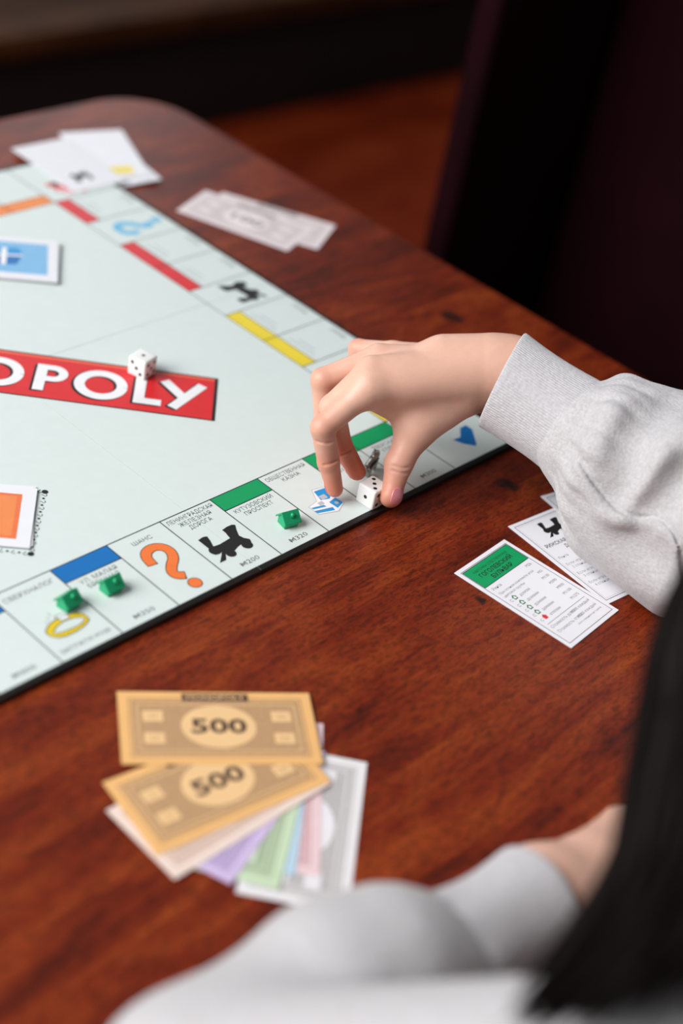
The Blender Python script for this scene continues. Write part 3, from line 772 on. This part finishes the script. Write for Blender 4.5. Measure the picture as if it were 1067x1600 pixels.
flat('chest_straps', [rect(.35, .75, -1.2, 1.35), [(-.6, .0), (1.9, .2), (1.9, .45), (-.55, .25)]], CT + .012, I_white, cp)
ch = deck(4, -11.43, -11.0, .025, -41.5, 9.0, 5.75, 'chance_card', None, 'plain edged card within the orange topped deck on the board', 'card with an orange panel on top of the deck at the left', 'cards in the orange topped deck', .036, 3.0)
cp = flat('orange_frame', [rect(-3.75, 3.68, -2.15, 2.15)], CT + .004, I_fan2, ch)
flat('orange_panel', [rect(-3.45, 3.4, -1.9, 1.9)], CT + .008, I_fan, cp)

# ================================================================== SILVER TOKEN (a little dog) behind the fingers
tk = thing('metal_token', (12.75, -21.75, .012), 20, 'small silver metal playing token standing behind the fingers', 'token')
dog = U([cone((-.55, 0, .62), (.5, 0, .66), .30, .33), cone((.5, 0, .7), (.78, 0, 1.1), .26, .24), cone((.78, 0, 1.12), (1.15, 0, 1.02), .22, .13), cone((.70, .1, 1.25), (.66, .14, 1.5), .09, .04), cone((.70, -.1, 1.25), (.66, -.14, 1.5), .09, .04),
         cone((-.75, 0, .75), (-.98, 0, 1.15), .1, .06)] + [cone((x, y, .5), (x + .03, y, .1), .14, .12) for x in (-.5, .48) for y in (-.16, .16)], .12)
build('dog_figure', [nets(dog, (-1.3, -.6, -.05), (1.5, .6, 1.7), .05)], M_silver, tk)
build('collar', [nets(cut(ell((.62, 0, .86), (.34, .31, .12)), ell((.62, 0, .86), (.2, .2, .2)), .02), (.2, -.4, .6), (1.1, .4, 1.1), .04)], M_silver, tk)

# ================================================================== PERSON
pe = thing('person', (0, 0, 0), 0, 'person in a pale oatmeal sweatshirt with long dark hair reaching for a die', 'person')
# joints of the right hand, in cm
J = {k: np.array(v) for k, v in dict(
    W=(18.75, -26.6, 8.40),
    iM=(10.60, -21.95, 7.40), iP=(7.62, -21.37, 5.20), iD=(8.15, -21.93, 2.75), iT=(8.49, -22.58, 0.95),
    mM=(11.39, -21.3, 7.95), mP=(9.05, -20.67, 5.80), mD=(10.06, -21.10, 2.90), mT=(10.68, -22.37, 1.30),
    rM=(13.20, -20.3, 7.75), rP=(10.04, -18.73, 6.40), rD=(10.25, -19.26, 3.90), rT=(10.75, -20.19, 2.30),
    pM=(15.5, -19.6, 7.0), pP=(15.10, -17.10, 6.20), pD=(14.78, -17.57, 4.60), pT=(14.78, -18.09, 3.40),
    tC=(16.70, -24.87, 6.90), tM=(13.79, -23.99, 4.90), tI=(11.99, -24.43, 2.70), tT=(10.99, -25.12, 1.05)).items()}
def mix(a_, b_, t): return J[a_] * (1 - t) + J[b_] * t
palm = U([cone(mix('W', 'iM', .02), J['iM'], 1.75, 1.0), cone(mix('W', 'mM', .02), J['mM'], 1.8, 1.0), cone(mix('W', 'rM', .05), J['rM'], 1.7, .95), cone(mix('W', 'pM', .05), J['pM'], 1.5, .85),
          cone(mix('W', 'mM', .35) + np.array((0, 0, -.7)), mix('mM', 'W', .2) + np.array((0, 0, -.8)), 1.2, 1.0),
          cone(J['W'] + np.array((-.5, .5, -.6)), J['tC'], 1.5, 1.45), cone(J['tC'], J['tM'], 1.5, 1.35), cone((15.9, -23.3, 8.35), (17.6, -25.3, 8.75), 1.7, 1.85), cone((11.4, -22.05, 6.5), (13.2, -22.9, 5.5), .9, 1.05),
          cone(mix('tC', 'tM', .55), mix('W', 'iM', .72) + np.array((0, 0, -.4)), 1.15, .85)], .8)
forearm = cone(J['W'], (20.2, -37.0, 7.0), 2.05, 2.7)
def finger(p, rs): return chain([J[p + 'M'], J[p + 'P'], J[p + 'D'], J[p + 'T']], rs, .18)
FI = finger('i', (.88, .74, .68, .52)); FM = finger('m', (.9, .78, .72, .56)); FR = finger('r', (.92, .74, .66, .52)); FP = finger('p', (.82, .64, .56, .46))
TH = chain([J['tM'], J['tI'], J['tT']], (1.15, .86, .62), .35)
TH2 = join(TH, ell(tuple(J['tT'] + (J['tT'] - J['tI']) * .02), (.74, .66, .74)), .3)
def hand_r(P):
    d = smin(palm(P), forearm(P), 1.2)
    d = smin(d, TH2(P), .9)
    d = smin(d, FI(P), .9)
    for f in (FM, FR, FP): d = smin(d, f(P), .28)
    return d
CREASES = [([((7.02, -21.52, 4.52), (-0.97, -0.04, -0.24)), ((7.26, -22.05, 4.55), (-0.69, -0.73, -0.01)), ((7.82, -22.25, 4.61), (0.06, -0.98, 0.21))], .10, .05),
    ([((7.44, -22.14, 2.91), (-0.94, -0.34, -0.01)), ((7.70, -22.45, 3.10), (-0.57, -0.81, 0.17)), ((8.29, -22.50, 3.28), (0.29, -0.89, 0.36))], .09, .05),
    ([((9.60, -21.73, 2.62), (-0.78, -0.62, -0.05)), ((9.79, -21.90, 2.79), (-0.52, -0.82, 0.22)), ((10.1, -21.95, 2.95), (.1, -.9, .4))], .1, .06),
    ([((11.02, -24.71, 2.71), (-0.93, -0.20, 0.30)), ((11.28, -25.18, 2.69), (-0.61, -0.72, 0.33)), ((11.79, -25.41, 2.58), (-0.07, -0.99, 0.12))], .08, .035),
    ([((11.12, -24.65, 3.02), (-0.89, -0.21, 0.40)), ((11.39, -25.11, 3.00), (-0.59, -0.70, 0.40)), ((11.93, -25.34, 2.98), (-0.11, -0.97, 0.24))], .08, .035)]
def tube(line, r, h):
    """a round fold along points on a surface: raised by h where h > 0, sunk where h < 0"""
    P_ = smooth_line([tuple(np.array(p) + np.array(n_) * (h - r if h > 0 else r + h)) for p, n_ in line], 3)
    return U([cone(P_[i], P_[i + 1], r, r) for i in range(len(P_) - 1)], .05)
cr_f = [tube(l_, r_, -h_) for l_, r_, h_ in CREASES]
def hand_c(P):
    d = hand_r(P)
    for c_ in cr_f: d = smax(d, -c_(P), .07)
    return d
hand_mesh = nets(hand_c, (5.5, -33, .0), (23, -14.5, 11.2), .085)

# left hand resting on the table, seen only as a wrist between cuff and hair
LWr = np.array((-8.0, -51.8, 2.5)); LE = np.array((-27., -48.5, 2.7))
lh = np.array((.88, -.47, 0.)); ls = np.array((.47, .88, 0))
lm = LWr + lh * 9 + np.array((0, 0, -.7))
left_parts = [cone(LE, LWr, 3.6, 2.25)] + [cone(LWr + ls * (o_ * .4), lm + ls * o_, 1.8, 1.05) for o_ in (-2.6, -.9, .9, 2.5)]
left_hand = U(left_parts, .9)
lfing = []
for o_, ln in ((-2.7, 5.6), (-.95, 7.2), (.9, 7.6), (2.6, 6.9)):
    b_ = lm + ls * o_; lfing.append(chain([b_, b_ + lh * ln * .45 + np.array((0, 0, .2)), b_ + lh * ln * .75 + np.array((0, 0, -.5)), b_ + lh * ln + np.array((0, 0, -1.3))], (.95, .8, .7, .55), .15))
lth = chain([LWr + lh * 3 + ls * 1.8, LWr + lh * 6.2 + ls * 4.2 + np.array((0, 0, -.8)), LWr + lh * 8.8 + ls * 4.8 + np.array((0, 0, -1.2)), LWr + lh * 11 + ls * 4.6 + np.array((0, 0, -1.5))], (1.4, 1.0, .85, .6), .3)
def hand_l(P):
    d = smin(left_hand(P), lth(P), .8)
    for f in lfing: d = smin(d, f(P), .25)
    return np.maximum(d, -(P[:, 2] - TZ - .02))

# head and neck, outside the frame
HC = np.array((3.0, -61.5, 37.0)); hf = np.array((-.10, .86, -.50)); hf /= np.linalg.norm(hf)
hs = np.cross(hf, (0, 0, 1)); hs /= np.linalg.norm(hs); hu = np.cross(hs, hf)
HR = np.stack([hs, hf, hu], 1).astype(np.float32)
def hp(x, y, z): return tuple(HC + hs * x + hf * y + hu * z)
skull = U([ell(HC, (7.6, 9.3, 9.6), HR), ell(hp(0, 2.6, -5.2), (5.7, 6.0, 6.6), HR), cone(hp(0, 7.0, -9.3), hp(0, 6.0, -7.5), 1.8, 2.6)], 2.0)
nose = U([cone(hp(0, 8.6, 1.2), hp(0, 10.6, -2.6), .7, 1.0), cone(hp(-.8, 9.4, -2.9), hp(.8, 9.4, -2.9), .75, .75)], .5)
ears = [ell(hp(s_ * 7.6, -.3, -1.6), (.9, 1.9, 3.1), HR) for s_ in (-1, 1)]
lips = ell(hp(0, 8.4, -5.7), (2.3, .9, .75), HR)
socket = [ell(hp(s_ * 3.1, 9.0, .6), (1.7, 1.3, 1.0), HR) for s_ in (-1, 1)]
neck = cone(hp(0, -2.5, -7), (1.5, -70, 20), 5.0, 5.6)
def head_f(P):
    d = smin(skull(P), neck(P), 2.0)
    for q in socket: d = smax(d, -q(P), .7)
    for q in (nose, lips, *ears): d = smin(d, q(P), .5)
    return d
core = U([cone((2, -86, -20), (2, -77, 2), 12.5, 11.5), cone((-7, -74, 8), (10, -74, 9), 8, 8), cone((-13.5, -72.5, 11.5), (1.5, -71.5, 16), 5, 6), cone((17., -71, 15.5), (1.5, -71.5, 16), 5, 6)], 3.)
arms = U([cone((-13.5, -72.5, 11.5), tuple(LE), 4.2, 3.0), cone((17., -71, 15.5), (25, -53, 4.5), 4.4, 3.6), cone((25, -53, 4.5), (20.2, -37., 7.0), 3.6, 2.7), cone((20.2, -37., 7.0), tuple(J['W']), 2.7, 2.05)], 1.)
def body_f(P):
    d = smin(smin(core(P), arms(P), 1.5), head_f(P), 1.5)
    d = smin(d, hand_l(P), .8)
    return np.where((P[:, 1] > -62) & (P[:, 2] < 4), np.maximum(d, -(P[:, 2] - TZ - .06)), d)
def body_cut(P):                                    # everything but the right hand, which is meshed finer and joined on at the forearm
    d = body_f(P)
    return np.where(P[:, 0] > 12, np.maximum(d, P[:, 1] + 36.), d)
body_mesh = nets(body_cut, (-33, -101, -34), (31, -32, 50), .62)

def flush_shade(V):  # redder finger ends, plus warm bounce and shade painted along the fingers
    f = np.zeros(len(V))
    for k_, s_, a_ in (('iT', 2.0, .8), ('iD', 1.5, .6), ('mT', 2.2, 1.), ('mD', 1.8, .9), ('rT', 1.8, .85), ('pT', 1.5, .6), ('tT', 1.8, .6), ('iP', 1.2, .4), ('rP', 1.0, .4), ('pP', 1.0, .45), ('tI', 1.5, .35)):
        f = np.maximum(f, a_ * np.exp(-((V - J[k_]) ** 2).sum(1) / s_ ** 2))
    return f
k_ = (body_mesh[0][:, 1] > -61.6) & (body_mesh[0][:, 2] < TZ + .05) & (body_mesh[0][:, 2] > -3); body_mesh[0][k_, 2] = TZ + .05
body = build('body', [hand_mesh, body_mesh], M_skin, pe, flush_shade)
bm = bmesh.new(); bm.from_mesh(body.data)
cap = [f for f in bm.faces if all(v.co.x > .12 and v.co.y > -.365 and v.co.y < -.355 for v in f.verts)]
bmesh.ops.delete(bm, geom=cap, context='FACES')
ed_ = [e for e in bm.edges if e.is_boundary and e.verts[0].co.x > .12 and e.verts[0].co.y < -.30]
try: bmesh.ops.bridge_loops(bm, edges=ed_)
except Exception as ex: print('bridge', ex)
bm.to_mesh(body.data); bm.free()
body.data.polygons.foreach_set('use_smooth', [True] * len(body.data.polygons))

# nails: curved plates set on the backs of the finger ends
def nail(tip, prev, dorsal, hw, hl, back=0.):
    ax = J[tip] - J[prev]; ax /= np.linalg.norm(ax)
    n_ = np.array(dorsal, float); n_ -= ax * (n_ @ ax); n_ /= np.linalg.norm(n_); s_ = np.cross(ax, n_)
    V = []; F = []; nu, nv = 15, 15
    for i in range(nu):
        u = -1 + 2 * i / (nu - 1)
        for j in range(nv):
            v_ = -1 + 2 * j / (nv - 1)
            su, sv = u * math.sqrt(1 - .36 * v_ * v_ * v_ * v_), v_ * math.sqrt(1 - .40 * u * u)      # a rounded square plate
            V.append(J[tip] + ax * (back + sv * hl) + s_ * (su * hw) + n_ * 1.3)
    P_ = np.array(V, np.float32)
    P_ = P_ - n_.astype(np.float32) * .45
    for _ in range(8):                              # closest points of the skin, then a hair above it
        d0 = hand_r(P_); gr = np.stack([(hand_r(P_ + q) - hand_r(P_ - q)) / .04 for q in (np.eye(3, dtype=np.float32) * .02)], 1)
        P_ = P_ - d0[:, None] * gr / np.maximum((gr * gr).sum(1), .3)[:, None]
    P_ = P_ + gr / np.maximum(np.linalg.norm(gr, axis=1), .3)[:, None] * .03
    for i in range(nu - 1):
        for j in range(nv - 1): F.append((i * nv + j, (i + 1) * nv + j, (i + 1) * nv + j + 1, i * nv + j + 1))
    o = mesh('nail', [tuple(float(c) for c in p) for p in P_], F, M_nail, body, True)
    md = o.modifiers.new('t', 'SOLIDIFY'); md.thickness = .0006; md.offset = 0
    return o
nail('tT', 'tI', (-.28, -.90, .32), .56, .72, .14)
nail('iT', 'iD', (-.35, .9, .1), .40, .5); nail('mT', 'mD', (-.3, .9, -.3), .42, .5); nail('rT', 'rD', (-.5, .8, 0), .38, .45); nail('pT', 'pD', (-.5, .8, 0), .34, .4)
for s_ in (-1, 1):
    e_ = build('eye', [nets(ell(hp(s_ * 3.1, 7.5, .6), (1.25, 1.25, 1.25), HR), np.array(hp(s_ * 3.1, 7.5, .6)) - 1.6, np.array(hp(s_ * 3.1, 7.5, .6)) + 1.6, .2)], M_eye, body)
    build('iris', [nets(ell(hp(s_ * 3.1, 8.45, .6), (.6, .36, .6), HR), np.array(hp(s_ * 3.1, 8.45, .6)) - 1, np.array(hp(s_ * 3.1, 8.45, .6)) + 1, .1)], M_iris, e_)
build('lips', [nets(ell(hp(0, 8.55, -5.7), (2.0, .92, .62), HR), np.array(hp(0, 8.5, -5.7)) - 3, np.array(hp(0, 8.5, -5.7)) + 3, .2)], M_lip, body)

# ------------------------------------------------------------------ sweatshirt
SR, ER = np.array((17.5, -71., 16.)), np.array((25., -53., 4.5))
SL = np.array((-15., -71.5, 15.5)); EL = LE + np.array((0, 0, .2))
cO = np.array((18.05, -26.5, 8.0)); cE = np.array((19.0, -33.2, 7.1))       # right cuff: opening and seam
lO = np.array((-8.9, -51.6, 2.9)); lEd = np.array((-14.4, -51.1, 2.9))      # left cuff
def floor_clip(d, P, k=.5): return smax(d, -(P[:, 2] - TZ - .08), k)
sleeve_parts = [cone((18.95, -33.1, 7.1), (19.8, -36.6, 6.7), 3.5, 4.9), cone((19.8, -36.6, 6.7), (21.2, -42, 6.0), 4.9, 5.3), cone((21.2, -42, 6.0), tuple(ER), 5.3, 5.6),
                cone((17.9, -36.4, 3.2), (18.7, -41.5, 2.7), 2.6, 3.1)]
sleeve_base = U(sleeve_parts, 1.6)
R1 = [((20.76, -33.26, 10.70), (0.26, 0.50, 0.83)), ((17.25, -34.75, 10.83), (-0.49, 0.27, 0.83)), ((15.64, -35.29, 9.46), (-0.82, 0.19, 0.54)), ((14.91, -35.25, 7.65), (-0.96, 0.20, 0.18)), ((15.08, -34.73, 5.62), (-0.94, 0.29, -0.20))]
V1 = [((19.63, -36.97, 11.95), (-0.07, 0.08, 0.99)), ((17.52, -37.01, 11.36), (-0.46, 0.03, 0.89)), ((16.08, -37.33, 10.29), (-0.73, -0.02, 0.69)), ((15.18, -37.88, 8.93), (-0.90, -0.07, 0.43)), ((14.77, -37.90, 7.74), (-0.97, -0.07, 0.21))]
R2 = [((17.98, -39.50, 11.10), (-0.43, -0.21, 0.88)), ((16.24, -39.07, 9.93), (-0.71, -0.32, 0.63)), ((15.15, -38.53, 8.44), (-0.90, -0.28, 0.34)), ((14.65, -37.90, 6.63), (-0.97, -0.24, -0.01))]
SEAM = [((14.57, -35.17, 8.33), (-0.95, 0.21, 0.25)), ((14.50, -35.80, 8.01), (-0.95, -0.20, 0.24)), ((14.64, -36.43, 7.52), (-0.82, -0.47, 0.32)), ((14.81, -37.18, 7.04), (-0.61, -0.45, 0.65)), ((14.85, -38.03, 6.78), (-0.60, -0.01, 0.80)), ((14.90, -38.84, 6.75), (-0.70, -0.47, 0.53)), ((15.41, -39.50, 6.74), (-0.80, -0.43, 0.41)), ((15.70, -40.23, 7.08), (-0.94, 0.07, 0.35)), ((15.61, -40.94, 7.16), (-0.89, 0.18, 0.43)), ((15.50, -41.59, 7.03), (-0.97, -0.04, 0.24)), ((15.49, -42.16, 6.49), (-0.99, -0.11, 0.07)), ((15.53, -42.56, 5.80), (-0.99, -0.14, -0.02)), ((15.59, -43.24, 4.33), (-0.86, -0.45, 0.24))]
V3 = [((16.84, -40.66, 9.99), (-0.71, -0.15, 0.69)), ((15.85, -40.45, 8.68), (-0.88, -0.19, 0.44)), ((15.30, -39.92, 7.42), (-0.95, -0.23, 0.19))]
R3 = [((14.97, -35.66, 4.82), (-0.97, 0.21, -0.14)), ((15.05, -37.86, 3.82), (-0.98, -0.13, -0.15)), ((15.38, -40.25, 3.09), (-0.99, -0.06, -0.11)), ((15.56, -42.45, 3.06), (-0.97, -0.23, -0.09))]
t_r1, t_r2, t_r3 = tube(R1, 1.0, .5), tube(R2, 1.3, .5), tube(R3, 1.2, .35)
t_v1, t_v3, t_seam = tube(V1, 1.2, -.62), tube(V3, 1.0, -.45), tube(SEAM, .13, -.12)
t_roll = tube([(tuple(np.array(p) + np.array((-.1, -.05, -.32))), n_) for p, n_ in SEAM], .45, .12)
def sleeve_f(P):
    d = sleeve_base(P)
    d = smin(d, t_r1(P), .9); d = smin(d, t_r2(P), 1.0); d = smin(d, t_r3(P), 1.2)
    d = smax(d, -t_v1(P), .9); d = smax(d, -t_v3(P), .9)
    d = smin(d, t_roll(P), .4)
    d = smax(d, -t_seam(P), .1)
    d = d + .05 * np.sin(P[:, 0] * 1.9 + P[:, 1] * .7) * np.sin(P[:, 1] * 1.3 - P[:, 2] * 1.7)
    q = P - np.array((19.0, -33.3, 7.1), np.float32); ax_ = np.array((.16, -.98, -.1), np.float32); t_ = q @ ax_     # gathers where the cuff is sewn on
    th_ = np.arctan2(q[:, 2] - t_ * ax_[2], q[:, 0] - t_ * ax_[0])
    d = d + np.exp(-((t_ - .9) / 1.5) ** 2) * (.10 * np.cos(th_ * 13 + .6 * np.sin(th_ * 3)) + .05 * np.cos(th_ * 29))
    return floor_clip(d, P)
sleeve_mesh = nets(sleeve_f, (10, -62, TZ - .2), (33, -29, 14), .17)
torso = U([cone((2, -87, -20), (2, -78, 2), 15, 14.5), cone((-8, -74, 8), (11, -74, 9), 10.5, 10.5), cone(tuple(SL), (1.5, -71.5, 17), 7.0, 7.5), cone(tuple(SR), (1.5, -71.5, 17), 7.0, 7.5),
           cone(tuple(SL), tuple(EL), 5.9, 3.4), cone(tuple(SR), tuple(ER), 6.2, 5.4)], 3.0)
lsleeve = U([cone(tuple(EL), (-20.5, -49.0, 3.1), 3.3, 3.5), cone((-19.0, -49.3, 3.3), (-17.2, -49.8, 3.4), 3.6, 3.4), cone((-17.5, -50, 3.0), tuple(lEd), 3.2, 2.6)], 1.4)
neck_hole = cone((1.7, -69.5, 21), (2.4, -66, 31), 6.3, 7.5)
def sweat(P):
    d = smin(torso(P), lsleeve(P), 1.6)
    d = smax(d, -neck_hole(P), .8)
    near = (P[:, 1] > -61.5) & (P[:, 2] < 3)
    return np.where(near, floor_clip(d, P), d)
sweat_mesh = nets(sweat, (-38, -104, -36), (33, -42, 27), .75)
for V_ in (sweat_mesh[0], sleeve_mesh[0]):          # nothing may sink into the table top
    k_ = (V_[:, 1] > -61.6) & (V_[:, 2] < TZ + .05) & (V_[:, 2] > -3); V_[k_, 2] = TZ + .05
sw = build('sweatshirt', [sleeve_mesh, sweat_mesh], M_knit, pe)

def cuff(name, o, e, r0, r1, n_rib, flatten, up, thick=.28, amp=.022, depth=3.2, skew=0.):
    """a ribbed knitted cuff: an open tube with a rounded rim"""
    ax = e - o; L_ = np.linalg.norm(ax); ax = ax / L_
    u_ = np.array(up, float); u_ -= ax * (u_ @ ax); u_ /= np.linalg.norm(u_); w_ = np.cross(ax, u_)
    prof = []
    for i in range(22):
        t = 1 - i / 21; prof.append((t * L_, 0., 1.0))
    for i in range(1, 6):
        q = math.pi * i / 6; prof.append((-math.sin(q) * thick * .5, (1 - math.cos(q)) / 2 * thick, 1 - i / 6))
    for i in range(10): prof.append((depth * i / 9, thick, 0.))
    n = n_rib * 4; V = []; F = []
    for s_, inn, ra in prof:
        t = max(0, s_ / L_); r = r0 + (r1 - r0) * t - .22 * math.sin(math.pi * min(1, t)) - inn
        for k in range(n):
            th = 2 * math.pi * k / n
            rib = amp * ra * math.cos(th * n_rib)
            wr = .05 * math.sin(3 * th + t * 5) * t + .04 * math.sin(7 * th + 2) * t
            rr = r + rib + wr
            sk = skew * float((u_ * math.cos(th) + w_ * math.sin(th)) @ np.array((-.8, -.6, 0))) * (1 - min(1, t))
            p = o + ax * (s_ + sk) + u_ * (math.cos(th) * rr) + w_ * (math.sin(th) * rr * flatten)
            V.append(tuple(p))
    for i in range(len(prof) - 1):
        for k in range(n):
            k2 = (k + 1) % n; F.append((i * n + k, i * n + k2, (i + 1) * n + k2, (i + 1) * n + k))
    return mesh(name, V, F, M_rib, sw, True)
cuff('cuff', cO, cE, 3.3, 3.5, 118, .9, (0, 0, 1), skew=.8)
cuff('cuff', lO, lEd, 2.8, 2.95, 118, .95, (0, 0, 1))

# trousers, under the table
leg = U([cone((-6, -86, -22), (-8, -50, -25), 9, 7.5), cone((10, -86, -22), (13, -50, -25), 9, 7.5), cone((-8, -50, -25), (-8, -52, -66), 7.2, 5.5), cone((13, -50, -25), (13, -52, -66), 7.2, 5.5)], 2.5)
build('trousers', [nets(leg, (-20, -98, -70), (26, -38, -10), 1.2)], M_jean, pe)
shoe = U([cone((-8, -53, -71.5), (-8, -36, -72), 3.2, 2.6), cone((13, -53, -71.5), (13, -36, -72), 3.2, 2.6)], .5)
build('shoes', [nets(lambda P: np.maximum(shoe(P), -(P[:, 2] - FZ - .02)), (-14, -60, FZ - .5), (19, -30, -66), .5)], M_line, pe)

# ------------------------------------------------------------------ hair
def lock(pts, r0, V, F, sides=5):
    P = [np.array(p) for p in smooth_line(pts, 7)]; n = len(P); k0 = len(V)
    for i, p in enumerate(P):
        d = P[min(i + 1, n - 1)] - P[max(i - 1, 0)]; d /= np.linalg.norm(d) + 1e-9
        u_ = np.cross(d, (.3, .8, .1)); u_ /= np.linalg.norm(u_); w_ = np.cross(d, u_)
        t = i / (n - 1); r = r0 * (1 - .15 * t) if t < .85 else r0 * max(.04, (1 - t) / .15 * .8725)
        for k in range(sides):
            th = 2 * math.pi * k / sides; V.append(tuple(p + (u_ * math.cos(th) + w_ * math.sin(th)) * r))
    for i in range(n - 1):
        for k in range(sides): F.append((k0 + i * sides + k, k0 + i * sides + (k + 1) % sides, k0 + (i + 1) * sides + (k + 1) % sides, k0 + (i + 1) * sides + k))
HV = []; HF = []
right = np.array((.683, -.71, .169))
def jit(s): return rng.normal(0, s, 3)
edge = [np.array(q) for q in ((-9.5, -53.3, 22.6), (-13.9, -56.1, 18.8), (-18.5, -58.3, 16.9), (-24.9, -59.0, 17.0))]
for i in range(330):
    s_ = rng.random() ** 1.15
    off = right * (s_ * 15) 
    root = HC + hs * (-7.2 + 5 * s_) * (1) + hf * (2.5 - 7 * rng.random()) + hu * (3.5 + 4.5 * s_) + jit(.5)
    dep = rng.normal(0, 1.0)
    dv = np.array((.65, .486, -.585)) * dep
    e0, e1, e2, e3 = [q + off * f_ + dv + jit(.25) for q, f_ in zip(edge, (1, .95, .75, .55))]
    e2 = e2 + np.array((0, 0, 1.6)) * s_; e3 = e3 + np.array((0, 0, 5.5 * s_ - .5 * rng.random()))
    up_ = (root + e0) / 2 + np.array((-1.5, 2.5, 2.5)) * (1 - s_)
    lock([root, up_, e0, e1, e2, e3], .22 + .3 * rng.random(), HV, HF)
for i in range(420):                                    # the rest of the head of hair: crown, back and right side
    az = rng.uniform(0, 2 * math.pi); el_ = rng.uniform(.1, 1.45)
    d0 = np.array((math.cos(az) * math.cos(el_), math.sin(az) * math.cos(el_), math.sin(el_)))
    if d0[1] > .55 and d0[2] < .75: continue
    p0 = HC + hu * 8.6 + hs * rng.normal(0, .8) + hf * rng.uniform(-4, 4)
    p1 = HC + (hs * d0[0] * 8.6 + hf * d0[1] * 10 + hu * d0[2] * 10.4)
    sx = np.sign(d0[0]) if abs(d0[0]) > .2 else 1
    p2 = HC + hs * (d0[0] * 9.0) + hf * min(d0[1] * 9, 1.) - hf * 2 + hu * (-3) + jit(.6)
    p3 = np.array((1.5, -77.5, 14)) + np.array((d0[0] * 8.5, -abs(d0[1]) * 4 - 2, rng.uniform(-2, 4)))
    p4 = p3 + np.array((d0[0] * 1.5, -2, -rng.uniform(14, 24)))
    lock([p0, p1, p2, p3, p4], .35 + .3 * rng.random(), HV, HF)
hair = mesh('hair', HV, HF, M_hair, pe, True)
scalp = nets(cut(ell(hp(0, -.8, 1.2), (8.1, 9.6, 9.6), HR), ell(hp(0, 10.5, -5), (7.5, 8.5, 9.5), HR), .6), HC - 13, HC + 13, .5)
build('scalp_hair', [scalp], M_hair, hair)

# bench she sits on
sb = thing('seat_bench', (3, -90, FZ), 0, 'dark wooden bench the person sits on beside the table', 'bench')
boxm('seat', -55, 55, -16, 17, 35, 38, M_bench, sb, .5)
for x in (-48, 42): boxm('leg', x, x + 6, -12, 13, 0, 35, M_bench, sb, .4)
